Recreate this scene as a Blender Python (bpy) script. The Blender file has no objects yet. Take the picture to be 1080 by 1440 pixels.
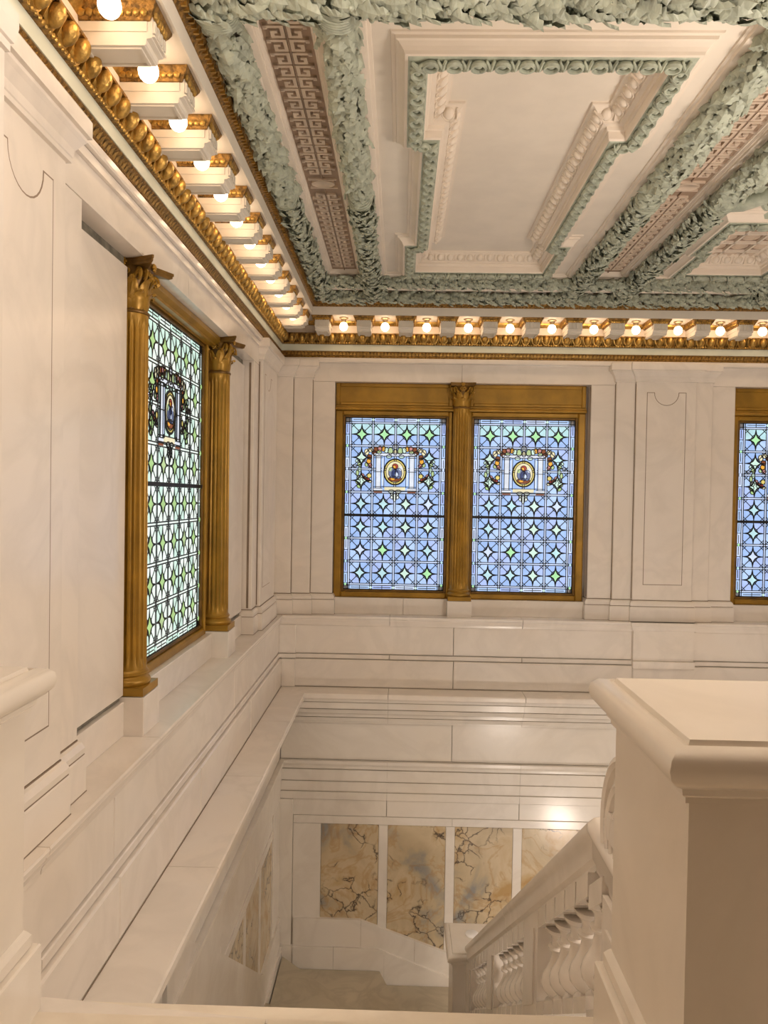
import bpy, bmesh, math, random
from mathutils import Matrix, Vector
random.seed(7)
S = bpy.context.scene
COL = S.collection
PI = math.pi
def rad(a): return a * PI / 180

# ------------------------------------------------------------------ camera
def cam_axes(yaw, pitch, roll):
    cy, sy, cp, sp = math.cos(yaw), math.sin(yaw), math.cos(pitch), math.sin(pitch)
    f = Vector((sy * cp, cy * cp, sp)); r = Vector((cy, -sy, 0)); u = r.cross(f)
    c, s = math.cos(roll), math.sin(roll)
    return c * r + s * u, -s * r + c * u, f
cr, cu, cf = cam_axes(rad(-1.216), rad(-1.087), rad(0.967))
cd = bpy.data.cameras.new('camera'); cam = bpy.data.objects.new('camera', cd); COL.objects.link(cam)
cam.matrix_world = Matrix(((cr.x, cu.x, -cf.x, 0), (cr.y, cu.y, -cf.y, 0), (cr.z, cu.z, -cf.z, 1.55), (0, 0, 0, 1)))
cd.sensor_fit = 'VERTICAL'; cd.sensor_height = 36; cd.sensor_width = 27; cd.lens = 27.0
cd.clip_start = 0.02; cd.clip_end = 200
S.camera = cam

# ------------------------------------------------------------------ world, exposure
W = bpy.data.worlds.new('world'); S.world = W; W.use_nodes = True
W.node_tree.nodes['Background'].inputs[0].default_value = (0.62, 0.76, 1.0, 1)
W.node_tree.nodes['Background'].inputs[1].default_value = 1.0
S.view_settings.view_transform = 'Standard'; S.view_settings.look = 'None'
S.view_settings.gamma = 1.0; S.view_settings.use_curve_mapping = False
S.view_settings.exposure = 0.16
BULB = 12.0          # emission of the frosted cornice bulbs
GLASS = .95         # daylight carried by the stained glass
LAMP = 62.0          # emission of the larger globe lamps, most of them added fill

# ------------------------------------------------------------------ materials
MATS = {}
def nodes(name):
    m = bpy.data.materials.new(name); m.use_nodes = True; MATS[name] = m
    nt = m.node_tree
    return m, nt, nt.nodes, nt.links, nt.nodes['Principled BSDF']
def pos(N):
    return N.new('ShaderNodeNewGeometry').outputs['Position']
def mixrgb(N, L, fac, a, b, mode='MIX'):
    n = N.new('ShaderNodeMix'); n.data_type = 'RGBA'; n.blend_type = mode
    if isinstance(fac, (int, float)): n.inputs[0].default_value = fac
    else: L.new(fac, n.inputs[0])
    for i, v in ((6, a), (7, b)):
        if isinstance(v, tuple): n.inputs[i].default_value = (*v, 1)
        else: L.new(v, n.inputs[i])
    return n.outputs[2]
def noise(N, L, vec, scale, detail=4, dist=0.0, rough=.55):
    n = N.new('ShaderNodeTexNoise'); n.inputs['Scale'].default_value = scale; n.inputs['Detail'].default_value = detail
    n.inputs['Distortion'].default_value = dist; n.inputs['Roughness'].default_value = rough; L.new(vec, n.inputs['Vector']); return n.outputs
def ramp(N, L, fac, stops):
    r = N.new('ShaderNodeValToRGB'); e = r.color_ramp.elements
    while len(e) < len(stops): e.new(.5)
    for i, (p, c) in enumerate(stops):
        e[i].position = p; e[i].color = (*c, 1) if isinstance(c, tuple) else (c, c, c, 1)
    L.new(fac, r.inputs[0]); return r.outputs[0]
def bump(N, L, h, st, dist, bs):
    b = N.new('ShaderNodeBump'); b.inputs['Strength'].default_value = st; b.inputs['Distance'].default_value = dist
    L.new(h, b.inputs['Height']); L.new(b.outputs[0], bs.inputs['Normal'])
def marble(name, base, vein, warm, rough=.22, vscale=1.3):
    m, nt, N, L, B = nodes(name); p = pos(N)
    n1 = noise(N, L, p, vscale, 6, 1.2)[0]; v = ramp(N, L, n1, [(.40, 0.0), (.5, 1.0), (.60, 0.0)])
    n2 = noise(N, L, p, .8, 3)[0]; w = ramp(N, L, n2, [(.45, 0.0), (.75, 1.0)])
    c = mixrgb(N, L, w, base, warm)
    mm = N.new('ShaderNodeMath'); mm.operation = 'MULTIPLY'; L.new(v, mm.inputs[0]); mm.inputs[1].default_value = .30
    c = mixrgb(N, L, mm.outputs[0], c, vein)
    L.new(c, B.inputs['Base Color']); B.inputs['Roughness'].default_value = rough
    B.inputs['Specular IOR Level'].default_value = .5
    return m
marble('marble_wall', (.84, .775, .70), (.66, .605, .535), (.84, .75, .645), .20)
marble('marble_newel', (.83, .765, .675), (.70, .63, .53), (.83, .74, .62), .26)
marble('marble_lower', (.80, .75, .68), (.64, .585, .51), (.80, .725, .625), .22)
marble('marble_floor', (.50, .44, .33), (.28, .24, .17), (.58, .50, .37), .30, 2.2)
marble('marble_landing', (.80, .72, .60), (.68, .58, .45), (.82, .72, .57), .30, 3)
def breccia():
    m, nt, N, L, B = nodes('marble_breccia'); p = pos(N)
    d = noise(N, L, p, 2.2, 5)
    pv = N.new('ShaderNodeVectorMath'); pv.operation = 'MULTIPLY_ADD'; L.new(d[1], pv.inputs[0]); pv.inputs[1].default_value = (.5, .5, .5); L.new(p, pv.inputs[2])
    vo = N.new('ShaderNodeTexVoronoi'); vo.feature = 'DISTANCE_TO_EDGE'; vo.inputs['Scale'].default_value = 4.6; L.new(pv.outputs[0], vo.inputs['Vector'])
    crack = ramp(N, L, vo.outputs['Distance'], [(0.0, 1.0), (.030, .25), (.06, 0.0)])
    zone = ramp(N, L, noise(N, L, p, 1.35, 3, .8)[0], [(.48, 0.0), (.56, 1.0)])
    mk = N.new('ShaderNodeMath'); mk.operation = 'MULTIPLY'; L.new(crack, mk.inputs[0]); L.new(zone, mk.inputs[1])
    base = ramp(N, L, noise(N, L, p, 1.9, 5, .5)[0], [(.30, (.29, .29, .27)), (.44, (.53, .43, .28)), (.57, (.63, .52, .35)), (.72, (.48, .32, .14))])
    rust = ramp(N, L, noise(N, L, p, 1.7, 6, 1.6)[0], [(.46, 0.0), (.50, 1.0), (.54, 0.0)])
    mr = N.new('ShaderNodeMath'); mr.operation = 'MULTIPLY'; L.new(rust, mr.inputs[0]); mr.inputs[1].default_value = .38
    c = mixrgb(N, L, mr.outputs[0], base, (.40, .20, .05)); c = mixrgb(N, L, mk.outputs[0], c, (.06, .045, .04))
    L.new(c, B.inputs['Base Color']); B.inputs['Roughness'].default_value = .22
breccia()
def plain(name, c, rough=.5, metal=0.0, nb=None, var=.12, vs=6):
    m, nt, N, L, B = nodes(name); p = pos(N)
    f = noise(N, L, p, vs, 4)[0]
    dk = tuple(x * (1 - var * 1.6) for x in c)
    L.new(mixrgb(N, L, ramp(N, L, f, [(.35, 0.0), (.65, 1.0)]), dk, c), B.inputs['Base Color'])
    B.inputs['Roughness'].default_value = rough; B.inputs['Metallic'].default_value = metal
    if nb: bump(N, L, noise(N, L, p, nb[0], 5)[0], nb[1], nb[2], B)
    return m
plain('plaster', (.82, .74, .63), .6, 0, (60, .1, .004), .05, 3)
plain('plaster_pink', (.84, .74, .62), .55, 0, (60, .1, .004), .05, 3)
plain('plaster_green', (.49, .53, .42), .5, 0, (45, .15, .006), .22, 14)
plain('plaster_green_dark', (.22, .25, .20), .6, 0, (45, .35, .01), .3, 14)
plain('key_ground', (.36, .25, .17), .65, 0, (70, .2, .004), .12, 8)
plain('key_raised', (.70, .56, .43), .6, 0, (70, .1, .003), .08, 8)
plain('gold', (.66, .40, .10), .34, .75, (70, .5, .006), .35, 22)
plain('gold_dark', (.40, .22, .055), .42, .6, (60, .8, .01), .45, 40)
plain('bronze', (.43, .235, .026), .36, .35, (40, .15, .003), .18, 5)
plain('bronze_dark', (.24, .125, .022), .42, .35, (40, .2, .003), .3, 8)
plain('white_paint', (.78, .72, .62), .45, 0, None, .04, 4)
plain('disc_white', (.95, .94, .92), .3, 0, None, .01, 4)
plain('pale_green_paint', (.66, .68, .56), .45, 0, None, .04, 4)
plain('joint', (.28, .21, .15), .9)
plain('lead', (.012, .012, .014), .5, .2)
plain('recess_grey', (.25, .23, .18), .7, 0, None, .3, 12)  # mottled dark grey-brown for the strips around the recess slabs
plain('dark_rear_wall', (.10, .06, .03), .6)  # unseen rear wall, dark to cut bounce light on the newel front
plain('socket_metal', (.5, .38, .22), .4, .5)
def emit(name, col, st, base=(.8, .8, .8), rough=.2):
    m, nt, N, L, B = nodes(name); B.inputs['Base Color'].default_value = (*base, 1)
    B.inputs['Emission Color'].default_value = (*col, 1); B.inputs['Emission Strength'].default_value = st; B.inputs['Roughness'].default_value = rough
    return m
emit('bulb', (1.0, .71, .46), BULB)
emit('globe', (1.0, .86, .74), LAMP)
def glass(name, c, k=1.0):
    m, nt, N, L, B = nodes(name); p = pos(N)
    f = ramp(N, L, noise(N, L, p, 9, 3, .6)[0], [(.3, .78), (.7, 1.0)])
    cc = mixrgb(N, L, 1.0, c, f, 'MULTIPLY')
    B.inputs['Base Color'].default_value = (*[x * .30 for x in c], 1); B.inputs['Roughness'].default_value = .45
    L.new(cc, B.inputs['Emission Color']); B.inputs['Emission Strength'].default_value = GLASS * k
for n, c in dict(glass_blue=(.36, .54, .92), glass_sky=(.46, .64, .95), glass_aqua=(.50, .77, .84), glass_violet=(.43, .56, .94), glass_green=(.42, .80, .42), glass_pale=(.64, .76, 1.0),
                 glass_lgreen=(.40, .62, .25), glass_white=(.82, .93, .88), glass_mint=(.62, .84, .75), glass_cream=(.80, .74, .50), glass_amber=(.85, .42, .05), glass_yellow=(.75, .62, .18),
                 glass_brown=(.22, .06, .02), glass_red=(.40, .05, .04), glass_pink=(.55, .25, .25), glass_leaf=(.45, .60, .30), glass_bluegrey=(.16, .20, .36), glass_navy=(.03, .05, .16),
                 glass_ivory=(.72, .78, .88)).items(): glass(n, c)

# ------------------------------------------------------------------ mesh helpers
class MB:
    def __init__(s): s.v = []; s.f = []
    def add(s, vs, fs):
        o = len(s.v); s.v += [tuple(v) for v in vs]; s.f += [tuple(i + o for i in f) for f in fs]; return s
    def box(s, x0, x1, y0, y1, z0, z1):
        return s.add([(x0, y0, z0), (x1, y0, z0), (x1, y1, z0), (x0, y1, z0), (x0, y0, z1), (x1, y0, z1), (x1, y1, z1), (x0, y1, z1)],
                     [(0, 3, 2, 1), (4, 5, 6, 7), (0, 1, 5, 4), (1, 2, 6, 5), (2, 3, 7, 6), (3, 0, 4, 7)])
    def cbox(s, x0, x1, y0, y1, z0, z1, c=.006):   # box with a small chamfer on the front (low y) rim
        a = [(x0, y1, z0), (x1, y1, z0), (x1, y1, z1), (x0, y1, z1)]; b = [(x0, y0 + c, z0), (x1, y0 + c, z0), (x1, y0 + c, z1), (x0, y0 + c, z1)]
        d = [(x0 + c, y0, z0 + c), (x1 - c, y0, z0 + c), (x1 - c, y0, z1 - c), (x0 + c, y0, z1 - c)]
        return s.loft([a, b, d])
    def loft(s, rings, cap=True, closed=True):
        n = len(rings[0]); o = len(s.v)
        for r in rings: s.v += [tuple(p) for p in r]
        for i in range(len(rings) - 1):
            for j in range(n if closed else n - 1):
                k = (j + 1) % n
                s.f.append((o + i * n + j, o + i * n + k, o + (i + 1) * n + k, o + (i + 1) * n + j))
        if cap:
            s.f.append(tuple(o + j for j in reversed(range(n)))); s.f.append(tuple(o + (len(rings) - 1) * n + j for j in range(n)))
        return s
    def stack(s, x0, x1, y0, y1, prof, back=None):  # frustum stack: prof [(e,z)] grows the rectangle by e; back: fixed far y
        R = []
        for e, z in prof:
            yb = y1 + e if back is None else back
            R.append([(x0 - e, y0 - e, z), (x1 + e, y0 - e, z), (x1 + e, yb, z), (x0 - e, yb, z)])
        return s.loft(R)
    def lathe(s, prof, n=16, c=(0, 0, 0), a0=0, a1=2 * PI):
        full = abs(a1 - a0 - 2 * PI) < 1e-6; m = n if full else n + 1
        R = [[(c[0] + r * math.cos(a0 + (a1 - a0) * j / n), c[1] + r * math.sin(a0 + (a1 - a0) * j / n), c[2] + z) for j in range(m)] for r, z in prof]
        return s.loft(R, cap=full, closed=full)
    def ell(s, c, r, nu=10, nv=6):
        R = []
        for i in range(nv + 1):
            t = -PI / 2 + PI * i / nv; q = max(math.cos(t), .02)
            R.append([(c[0] + r[0] * q * math.cos(2 * PI * j / nu), c[1] + r[1] * q * math.sin(2 * PI * j / nu), c[2] + r[2] * math.sin(t)) for j in range(nu)])
        return s.loft(R)
    def tube(s, pts, rs, n=6, cap=True):
        R = []; P = [Vector(p) for p in pts]
        if isinstance(rs, (int, float)): rs = [rs] * len(P)
        up = None
        for i, p in enumerate(P):
            t = (P[min(i + 1, len(P) - 1)] - P[max(i - 1, 0)]).normalized()
            if up is None:
                up = Vector((0, 0, 1)) if abs(t.z) < .9 else Vector((0, 1, 0))
            a = t.cross(up)
            if a.length < 1e-4: a = t.cross(Vector((1, 0, 0)))
            a.normalize(); b = a.cross(t).normalized(); up = b
            R.append([tuple(p + rs[i] * (math.cos(2 * PI * j / n) * a + math.sin(2 * PI * j / n) * b)) for j in range(n)])
        return s.loft(R, cap)
    def prism(s, poly, y0, y1):   # poly in (x,z), extruded in y
        return s.loft([[(x, y0, z) for x, z in poly], [(x, y1, z) for x, z in poly]])
    def prism_z(s, poly, z0, z1):
        return s.loft([[(x, y, z0) for x, y in poly], [(x, y, z1) for x, y in poly]])
    def prism_x(s, poly, x0, x1):  # poly in (y,z)
        return s.loft([[(x0, y, z) for y, z in poly], [(x1, y, z) for y, z in poly]])
    def run(s, prof, s0, s1, closed=True):   # prof [(d,z)] run along x from s0(d) to s1(d)
        f0 = s0 if callable(s0) else (lambda d: s0); f1 = s1 if callable(s1) else (lambda d: s1)
        return s.loft([[(f0(d), d, z) for d, z in prof], [(f1(d), d, z) for d, z in prof]], cap=closed, closed=closed)
    def mesh(s, name, smooth=False):
        me = bpy.data.meshes.new(name); me.from_pydata(s.v, [], s.f)
        bm = bmesh.new(); bm.from_mesh(me); bmesh.ops.recalc_face_normals(bm, faces=bm.faces)
        if smooth:
            for f in bm.faces: f.smooth = True
            for e in bm.edges:
                if len(e.link_faces) == 2 and e.calc_face_angle(0) > rad(42): e.smooth = False
        bm.to_mesh(me); bm.free(); return me
def link(name, me, mat, parent=None, loc=(0, 0, 0), rot=(0, 0, 0), sc=(1, 1, 1)):
    o = bpy.data.objects.new(name, me); COL.objects.link(o)
    o.location = loc; o.rotation_euler = rot; o.scale = sc
    if parent: o.parent = parent
    if me is not None and mat:
        if not me.materials: me.materials.append(MATS[mat])
        elif me.materials[0] != MATS[mat]:
            o.material_slots[0].link = 'OBJECT'; o.material_slots[0].material = MATS[mat]
    return o
def obj(name, mb, mat, parent=None, smooth=False, loc=(0, 0, 0), rot=(0, 0, 0)):
    return link(name, mb.mesh(name, smooth), mat, parent, loc, rot)
def tag(o, label, cat, group=None, kind=None):
    o['label'] = label; o['category'] = cat
    if group: o['group'] = group
    if kind: o['kind'] = kind
    return o
def root(name, label, cat, loc=(0, 0, 0), rotz=0, group=None, kind=None):
    return tag(link(name, None, None, None, loc, (0, 0, rotz)), label, cat, group, kind)
ORD = ['first', 'second', 'third', 'fourth', 'fifth', 'sixth', 'seventh', 'eighth', 'ninth', 'tenth', 'eleventh', 'twelfth', 'thirteenth', 'fourteenth', 'fifteenth', 'sixteenth', 'seventeenth', 'eighteenth']

# ------------------------------------------------------------------ dimensions
XL, YB = -1.34, 8.82           # faces of the lower walls
ZF, ZS, ZL = .30, .17, -.65    # landing floor, window sill, ledge
XR, YR = 7.4, -1.3             # far right wall and wall behind the camera
ZB = -6.2                      # bottom of the stair well
# local wall frame: x along the wall, y depth into the wall, z up
LW = dict(loc=(XL, 0, 0), rot=(0, 0, PI / 2))
BW = dict(loc=(0, YB, 0), rot=(0, 0, 0))

# ------------------------------------------------------------------ structure
def core(name, label, s0, s1, fr):
    mb = MB(); mb.box(s0, s1, .36, .62, ZB, 4.2)
    return tag(obj(name, mb, 'marble_wall', None, loc=fr['loc'], rot=fr['rot']), label, 'wall', None, 'structure')
wall_left = core('wall_left', 'left white marble stairwell wall with bronze columns and one tall stained glass window', YR, YB + .62, LW)
wall_back = core('wall_back', 'far white marble stairwell wall with paired stained glass windows above panelled lower wall', XL - .36, XR, BW)
tag(obj('wall_right', MB().box(XR, XR + .2, YR, YB + .4, ZB, 4.2), 'marble_wall'), 'plain marble wall closing the hall far to the right', 'wall', None, 'structure')
tag(obj('wall_rear', MB().box(XL - .6, XR, YR - .2, YR, ZB, 4.2), 'dark_rear_wall'), 'unseen brown wall behind the viewer, kept dark and close to shade the newel front', 'wall', None, 'structure')
fl = tag(link('floor', None, None), 'cream marble landing floor at the top of the stairs', 'floor', None, 'structure')
for i, (a, b) in enumerate(((XL - .3, -.30), (-.295, .62), (.625, 2.2), (2.205, 4.0), (4.005, XR))):
    for j, (c, d) in enumerate(((YR, -.2), (-.195, .7), (.705, 1.805))):
        obj('slab', MB().box(a, b, c, d, ZF - .12, ZF), 'marble_landing', fl)
obj('slab', MB().prism_z([(-.87, 1.80), (-.10, 1.80), (-.26, 1.812), (-.87, 1.872)], ZF - .035, ZF - .008), 'marble_wall', fl)
obj('slab', MB().prism_z([(-.87, 1.80), (-.06, 1.80), (-.22, 1.808), (-.87, 1.852)], ZF - .09, ZF - .040), 'marble_wall', fl)
obj('slab_edge', MB().box(.62, XR, 1.75, 1.86, ZF - .5, ZF - .121), 'marble_landing', fl)
tag(obj('floor_lower', MB().box(XL - .3, XR, 1.0, YB + .3, ZB - .2, ZB), 'marble_floor'), 'dark stone floor at the bottom of the stairwell', 'floor', None, 'structure')

# ---------- wall pieces below the windows
def low_wall(W, left):
    g = .0025
    def cut(a, b, joints): 
        e = [a] + [j for j in joints if a < j < b] + [b]
        return list(zip(e[:-1], e[1:]))
    if left:
        a, b = 1.92, YB - .003; up = [.9, 2.2, 3.716, 6.45]; lo = [.6, 2.1, 3.70, 5.23, 7.0]; lg = [1.4, 2.95, 4.47, 5.95, 7.43]; sj = [.2, 1.5, 2.93, 4.30, 6.45]
    else:
        a, b = XL, XR; up = [.64, 2.69, 3.374, 5.3]; lo = [.64, 2.69, 4.3, 5.8]; lg = [-.10, 1.43, 2.95, 4.5, 6.0]; sj = [-.10, 1.43, 3.4, 4.9]
    mit = (lambda d: b + d) if left else None
    # window sill slabs with moulded nosing
    nose = [(.0, ZS), (-.004, ZS - .012), (0, ZS - .03), (.012, ZS - .036), (.012, ZS - .05), (.03, ZS - .085), (.034, ZS - .11), (.36, ZS - .11), (.36, ZS)]
    for p, q in cut(a, b, sj):
        last = left and q == b
        first = (not left) and p == a
        obj('sill_slab', MB().run(nose, (lambda d: a - d) if first else p + g, (lambda d: b + d) if last else q - g), 'marble_wall', W)
    # upper dado band, string course, lower dado band
    ex = .06 if left else 0; ez = 0 if left else .06
    for p, q in cut(a, b, up): obj('dado_slab', MB().cbox(p + g - (ez if p == a else 0), q - g + (ex if q == b else 0), .040, .36, -.268, ZS - .11), 'marble_wall', W)
    for p, q in cut(a, b, sj): obj('string_course', MB().cbox(p + g - (ez if p == a else 0), q - g + (ex if q == b else 0), .026, .36, -.325, -.274), 'marble_wall', W)
    for p, q in cut(a, b, lo): obj('dado_slab', MB().cbox(p + g, q - g, .0, .36, ZL + .002, -.331, .01), 'marble_wall', W)
    # projecting ledge slabs
    led = [(.02, ZL), (-.300, ZL), (-.308, ZL - .012), (-.308, ZL - .05), (-.300, ZL - .06), (.02, ZL - .06)]
    for p, q in cut(a, b, lg):
        last = left and q == b; first = (not left) and p == a
        obj('ledge_slab', MB().run(led, (lambda d: a - d) if first else p + .0025, (lambda d: b + d) if last else q - .0025), 'marble_wall', W)
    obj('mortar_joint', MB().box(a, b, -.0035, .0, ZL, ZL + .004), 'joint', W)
    # cornice under the ledge, frieze and architrave of the lower wall
    cor = [(d_, ZL + z_) for d_, z_ in ((.02, -.06), (-.27, -.062), (-.265, -.10), (-.22, -.102), (-.22, -.114), (-.235, -.116), (-.235, -.185), (-.17, -.187), (-.17, -.202), (-.20, -.204), (-.17, -.255), (-.09, -.257), (-.09, -.270), (-.115, -.272), (-.115, -.31), (-.06, -.312), (-.06, -.326), (-.085, -.328), (-.06, -.375), (-.045, -.38), (-.045, -.40), (.02, -.41))]
    arch = [(.02, -1.495), (-.05, -1.497), (-.052, -1.53), (-.032, -1.56), (-.03, -1.588), (.005, -1.590), (.005, -1.603), (-.022, -1.605), (-.022, -1.730), (.006, -1.732), (.006, -1.743), (-.014, -1.745), (-.014, -1.853), (.012, -1.855), (.012, -1.868), (-.006, -1.870), (-.006, -1.955), (.02, -1.96)]
    for nm, pr in (('ledge_cornice', cor), ('architrave', arch)):
        for p, q in cut(a, b, lg):
            last = left and q == b; first = (not left) and p == a
            obj(nm, MB().run(pr, (lambda d: a - d) if first else p + .001, (lambda d: b + d) if last else q - .001), 'marble_lower', W)
    for p, q in cut(a, b, lo): obj('frieze_slab', MB().cbox(p + g, q - g, .0, .36, -1.49, ZL - .41, .004), 'marble_lower', W)
    for p, q in cut(a, b, lg): obj('frieze_slab', MB().cbox(p + g, q - g, .014, .36, -2.15, -1.962, .004), 'marble_lower', W)
    obj('wall_face', MB().box(a, b, .022, .36, ZB, -2.152), 'marble_lower', W)
low_wall(wall_left, True); low_wall(wall_back, False)
# veined marble panels of the lower wall and their sloping bases
for i in range(8):
    x0 = -.855 + i * .775
    obj('veined_panel', MB().cbox(x0, x0 + .668, .010, .022, -5.2, -2.245, .004), 'marble_breccia', wall_back)
    if i < 7: obj('stile', MB().cbox(x0 + .67, x0 + .773, .006, .022, -5.2, -2.246, .003), 'marble_lower', wall_back)
for i in range(9):
    y0 = 7.70 - i * .765
    obj('veined_panel', MB().cbox(y0, y0 + .655, .010, .022, -5.2 , -2.245, .004), 'marble_breccia', wall_left)
    obj('stile', MB().cbox(y0 - .108, y0 - .002, .006, .022, -5.2, -2.246, .003), 'marble_lower', wall_left)
obj('stile', MB().cbox(XL + .16, -.858, .006, .022, -5.2, -2.246, .003), 'marble_lower', wall_back)
obj('panel_rail', MB().cbox(XL + .16, .66, .006, .022, -2.243, -2.153, .003), 'marble_lower', wall_back); obj('panel_rail', MB().cbox(.663, 5.4, .006, .022, -2.243, -2.153, .003), 'marble_lower', wall_back); obj('panel_rail', MB().cbox(1.95, 8.377, .006, .022, -2.243, -2.153, .003), 'marble_lower', wall_left)
obj('corner_strip', MB().cbox(XL, XL + .155, -.012, .022, -5.2, -1.962, .003), 'marble_lower', wall_back)
obj('corner_strip', MB().cbox(8.38, YB, -.006, .022, -5.2, -1.962, .003), 'marble_lower', wall_left)
def slopeboard(mb, xs, d0, d1):  # xs [(x, ztop, zbot)]
    P = [(x, t) for x, t, b in xs] + [(x, b) for x, t, b in reversed(xs)]
    return mb.prism(P, d0, d1)
bb = tag(link('baseboard_back', None, None, None, **dict(loc=BW['loc'])), 'sloping white marble skirting below the veined panels on the far wall', 'skirting', None, 'structure')
obj('skirting_slab', slopeboard(MB(), [(-1.16, -3.345, -3.665), (-.40, -3.345, -3.665), (-.375, -3.35, -3.67)], -.028, .02), 'marble_lower', bb)
obj('skirting_slab', slopeboard(MB(), [(-.372, -3.352, -3.672), (.25, -3.57, -3.84)], -.028, .02), 'marble_lower', bb)
obj('skirting_slab', slopeboard(MB(), [(.253, -3.571, -3.842), (2.2, -4.25, -4.55)], -.028, .02), 'marble_lower', bb)
obj('skirting_slab', slopeboard(MB(), [(2.203, -4.252, -4.552), (5.0, -5.6, -5.9)], -.028, .02), 'marble_lower', bb)
obj('skirting_slab', slopeboard(MB(), [(XL, -3.665, -4.2), (-1.165, -3.665, -4.2)], -.040, .02), 'marble_lower', bb)
obj('skirting_slab', slopeboard(MB(), [(-1.162, -3.668, -4.2), (-.69, -3.668, -4.2)], -.052, .02), 'marble_lower', bb)
obj('skirting_slab', slopeboard(MB(), [(-.687, -3.668, -4.2), (-.16, -3.673, -4.2), (-.10, -3.70, -4.2)], -.052, .02), 'marble_lower', bb)
obj('skirting_slab', slopeboard(MB(), [(-.097, -3.70, -4.3), (.7, -3.99, -4.6)], -.052, .02), 'marble_lower', bb)
obj('skirting_slab', slopeboard(MB(), [(.703, -3.99, -4.6), (2.8, -4.75, -5.4)], -.052, .02), 'marble_lower', bb)
bl = tag(link('baseboard_left', None, None, None, loc=LW['loc'], rot=LW['rot']), 'sloping white marble skirting rising along the left stair wall', 'skirting', None, 'structure')
obj('skirting_slab', slopeboard(MB(), [(4.4, -1.00, -2.6), (5.9, -2.04, -3.6), (7.62, -3.28, -4.2)], -.028, .02), 'marble_lower', bl)
obj('skirting_slab', slopeboard(MB(), [(1.9, .70, -1.0), (4.397, -1.00, -2.6)], -.028, .02), 'marble_lower', bl) if False else None
obj('skirting_slab', slopeboard(MB(), [(7.623, -3.28, -4.2), (7.74, -3.345, -4.2), (YB - .03, -3.345, -4.2)], -.028, .02), 'marble_lower', bl)
obj('skirting_slab', slopeboard(MB(), [(7.3, -3.45, -4.2), (7.75, -3.668, -4.2), (YB - .055, -3.668, -4.2)], -.052, -.028), 'marble_lower', bl)

# pier on the dado of the far wall and in the corner
def dado_pier(W, s0, s1, d):
    obj('dado_pier', MB().stack(s0, s1, -d + .02, .3, [(.0, -.268), (0, ZS - .10), (.012, ZS - .085), (.022, ZS - .05), (.03, ZS - .03), (.03, ZS)], .3), 'marble_wall', W)
    obj('dado_pier', MB().stack(s0, s1, -d, .3, [(0, -.36), (.008, -.345), (.008, -.275), (0, -.27)], .3), 'marble_wall', W)
dado_pier(wall_back, 2.689, 3.374, .03)
obj('corner_strip', MB().cbox(XL - .04, -1.185, .012, .1, -.268, ZS - .11, .003), 'marble_wall', wall_back)
obj('corner_strip', MB().cbox(XL, -1.185, -.022, .1, ZL + .002, -.331, .003), 'marble_wall', wall_back)
obj('corner_strip', MB().cbox(XL - .03, -1.180, -.004, .1, -.325, -.274, .003), 'marble_wall', wall_back)

# ---------- pilasters, jambs and wall head above the sill
ZH = 2.895
def base_of(W, s0, s1, d, back=.36):
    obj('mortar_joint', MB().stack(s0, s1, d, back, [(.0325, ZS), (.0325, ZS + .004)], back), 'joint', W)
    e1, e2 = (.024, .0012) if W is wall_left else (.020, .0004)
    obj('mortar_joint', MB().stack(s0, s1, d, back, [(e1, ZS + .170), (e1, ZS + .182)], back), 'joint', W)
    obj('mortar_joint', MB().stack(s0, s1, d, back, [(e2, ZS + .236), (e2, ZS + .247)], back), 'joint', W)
    obj('plinth', MB().stack(s0, s1, d, back, [(.030, ZS), (.030, ZS + .165), (.024, ZS + .172)], back), 'marble_wall', W)
    obj('base_moulding', MB().stack(s0, s1, d, back, [(.024, ZS + .179), (.026, ZS + .205), (.014, ZS + .232), (.001, ZS + .24)], back), 'marble_wall', W)
def pier(W, s0, s1, d, name='jamb', z1=ZH):
    obj(name, MB().cbox(s0 + .002, s1 - .002, d, .36, ZS + .246, z1, .005), 'marble_wall', W)
    base_of(W, s0 + .001, s1 - .001, d)
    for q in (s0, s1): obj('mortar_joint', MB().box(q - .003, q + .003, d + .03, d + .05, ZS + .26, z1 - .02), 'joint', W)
def capital(W, s0, s1, d):
    obj('pilaster_capital', MB().stack(s0, s1, d, .36, [(0, 2.925), (.016, 2.93), (.016, 2.95), (.02, 2.955), (.026, 2.985), (.05, 3.02), (.062, 3.035), (.062, 3.05), (.078, 3.055), (.078, 3.125), (.068, 3.14), (.0, 3.145)], .36), 'marble_wall', W)
def arc_panel(W, s0, s1, d):
    m = (s0 + s1) / 2; h = (s1 - s0) / 2; a = h - .125; b = h - .20; t = 2.80; P = [(m - a, .60), (m + a, .60), (m + a, t), (m + b, t)]
    P += [(m + b * math.cos(PI * k / 14), t - .145 * math.sin(PI * k / 14)) for k in range(1, 14)] + [(m - b, t), (m - a, t)]
    big = [(x * 1.0, z) for x, z in P]
    j = .007
    G_ = [(m - a - j, .60 - j), (m + a + j, .60 - j), (m + a + j, t + j), (m + b - j, t + j)] + [(m + (b - j) * math.cos(PI * k / 14), t - (.145 - j) * math.sin(PI * k / 14)) for k in range(1, 14)] + [(m - b + j, t + j), (m - a - j, t + j)]
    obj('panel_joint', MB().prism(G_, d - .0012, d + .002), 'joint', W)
    obj('pilaster_panel', MB().prism(P, d - .0018, d + .002), 'marble_wall', W)
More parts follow.
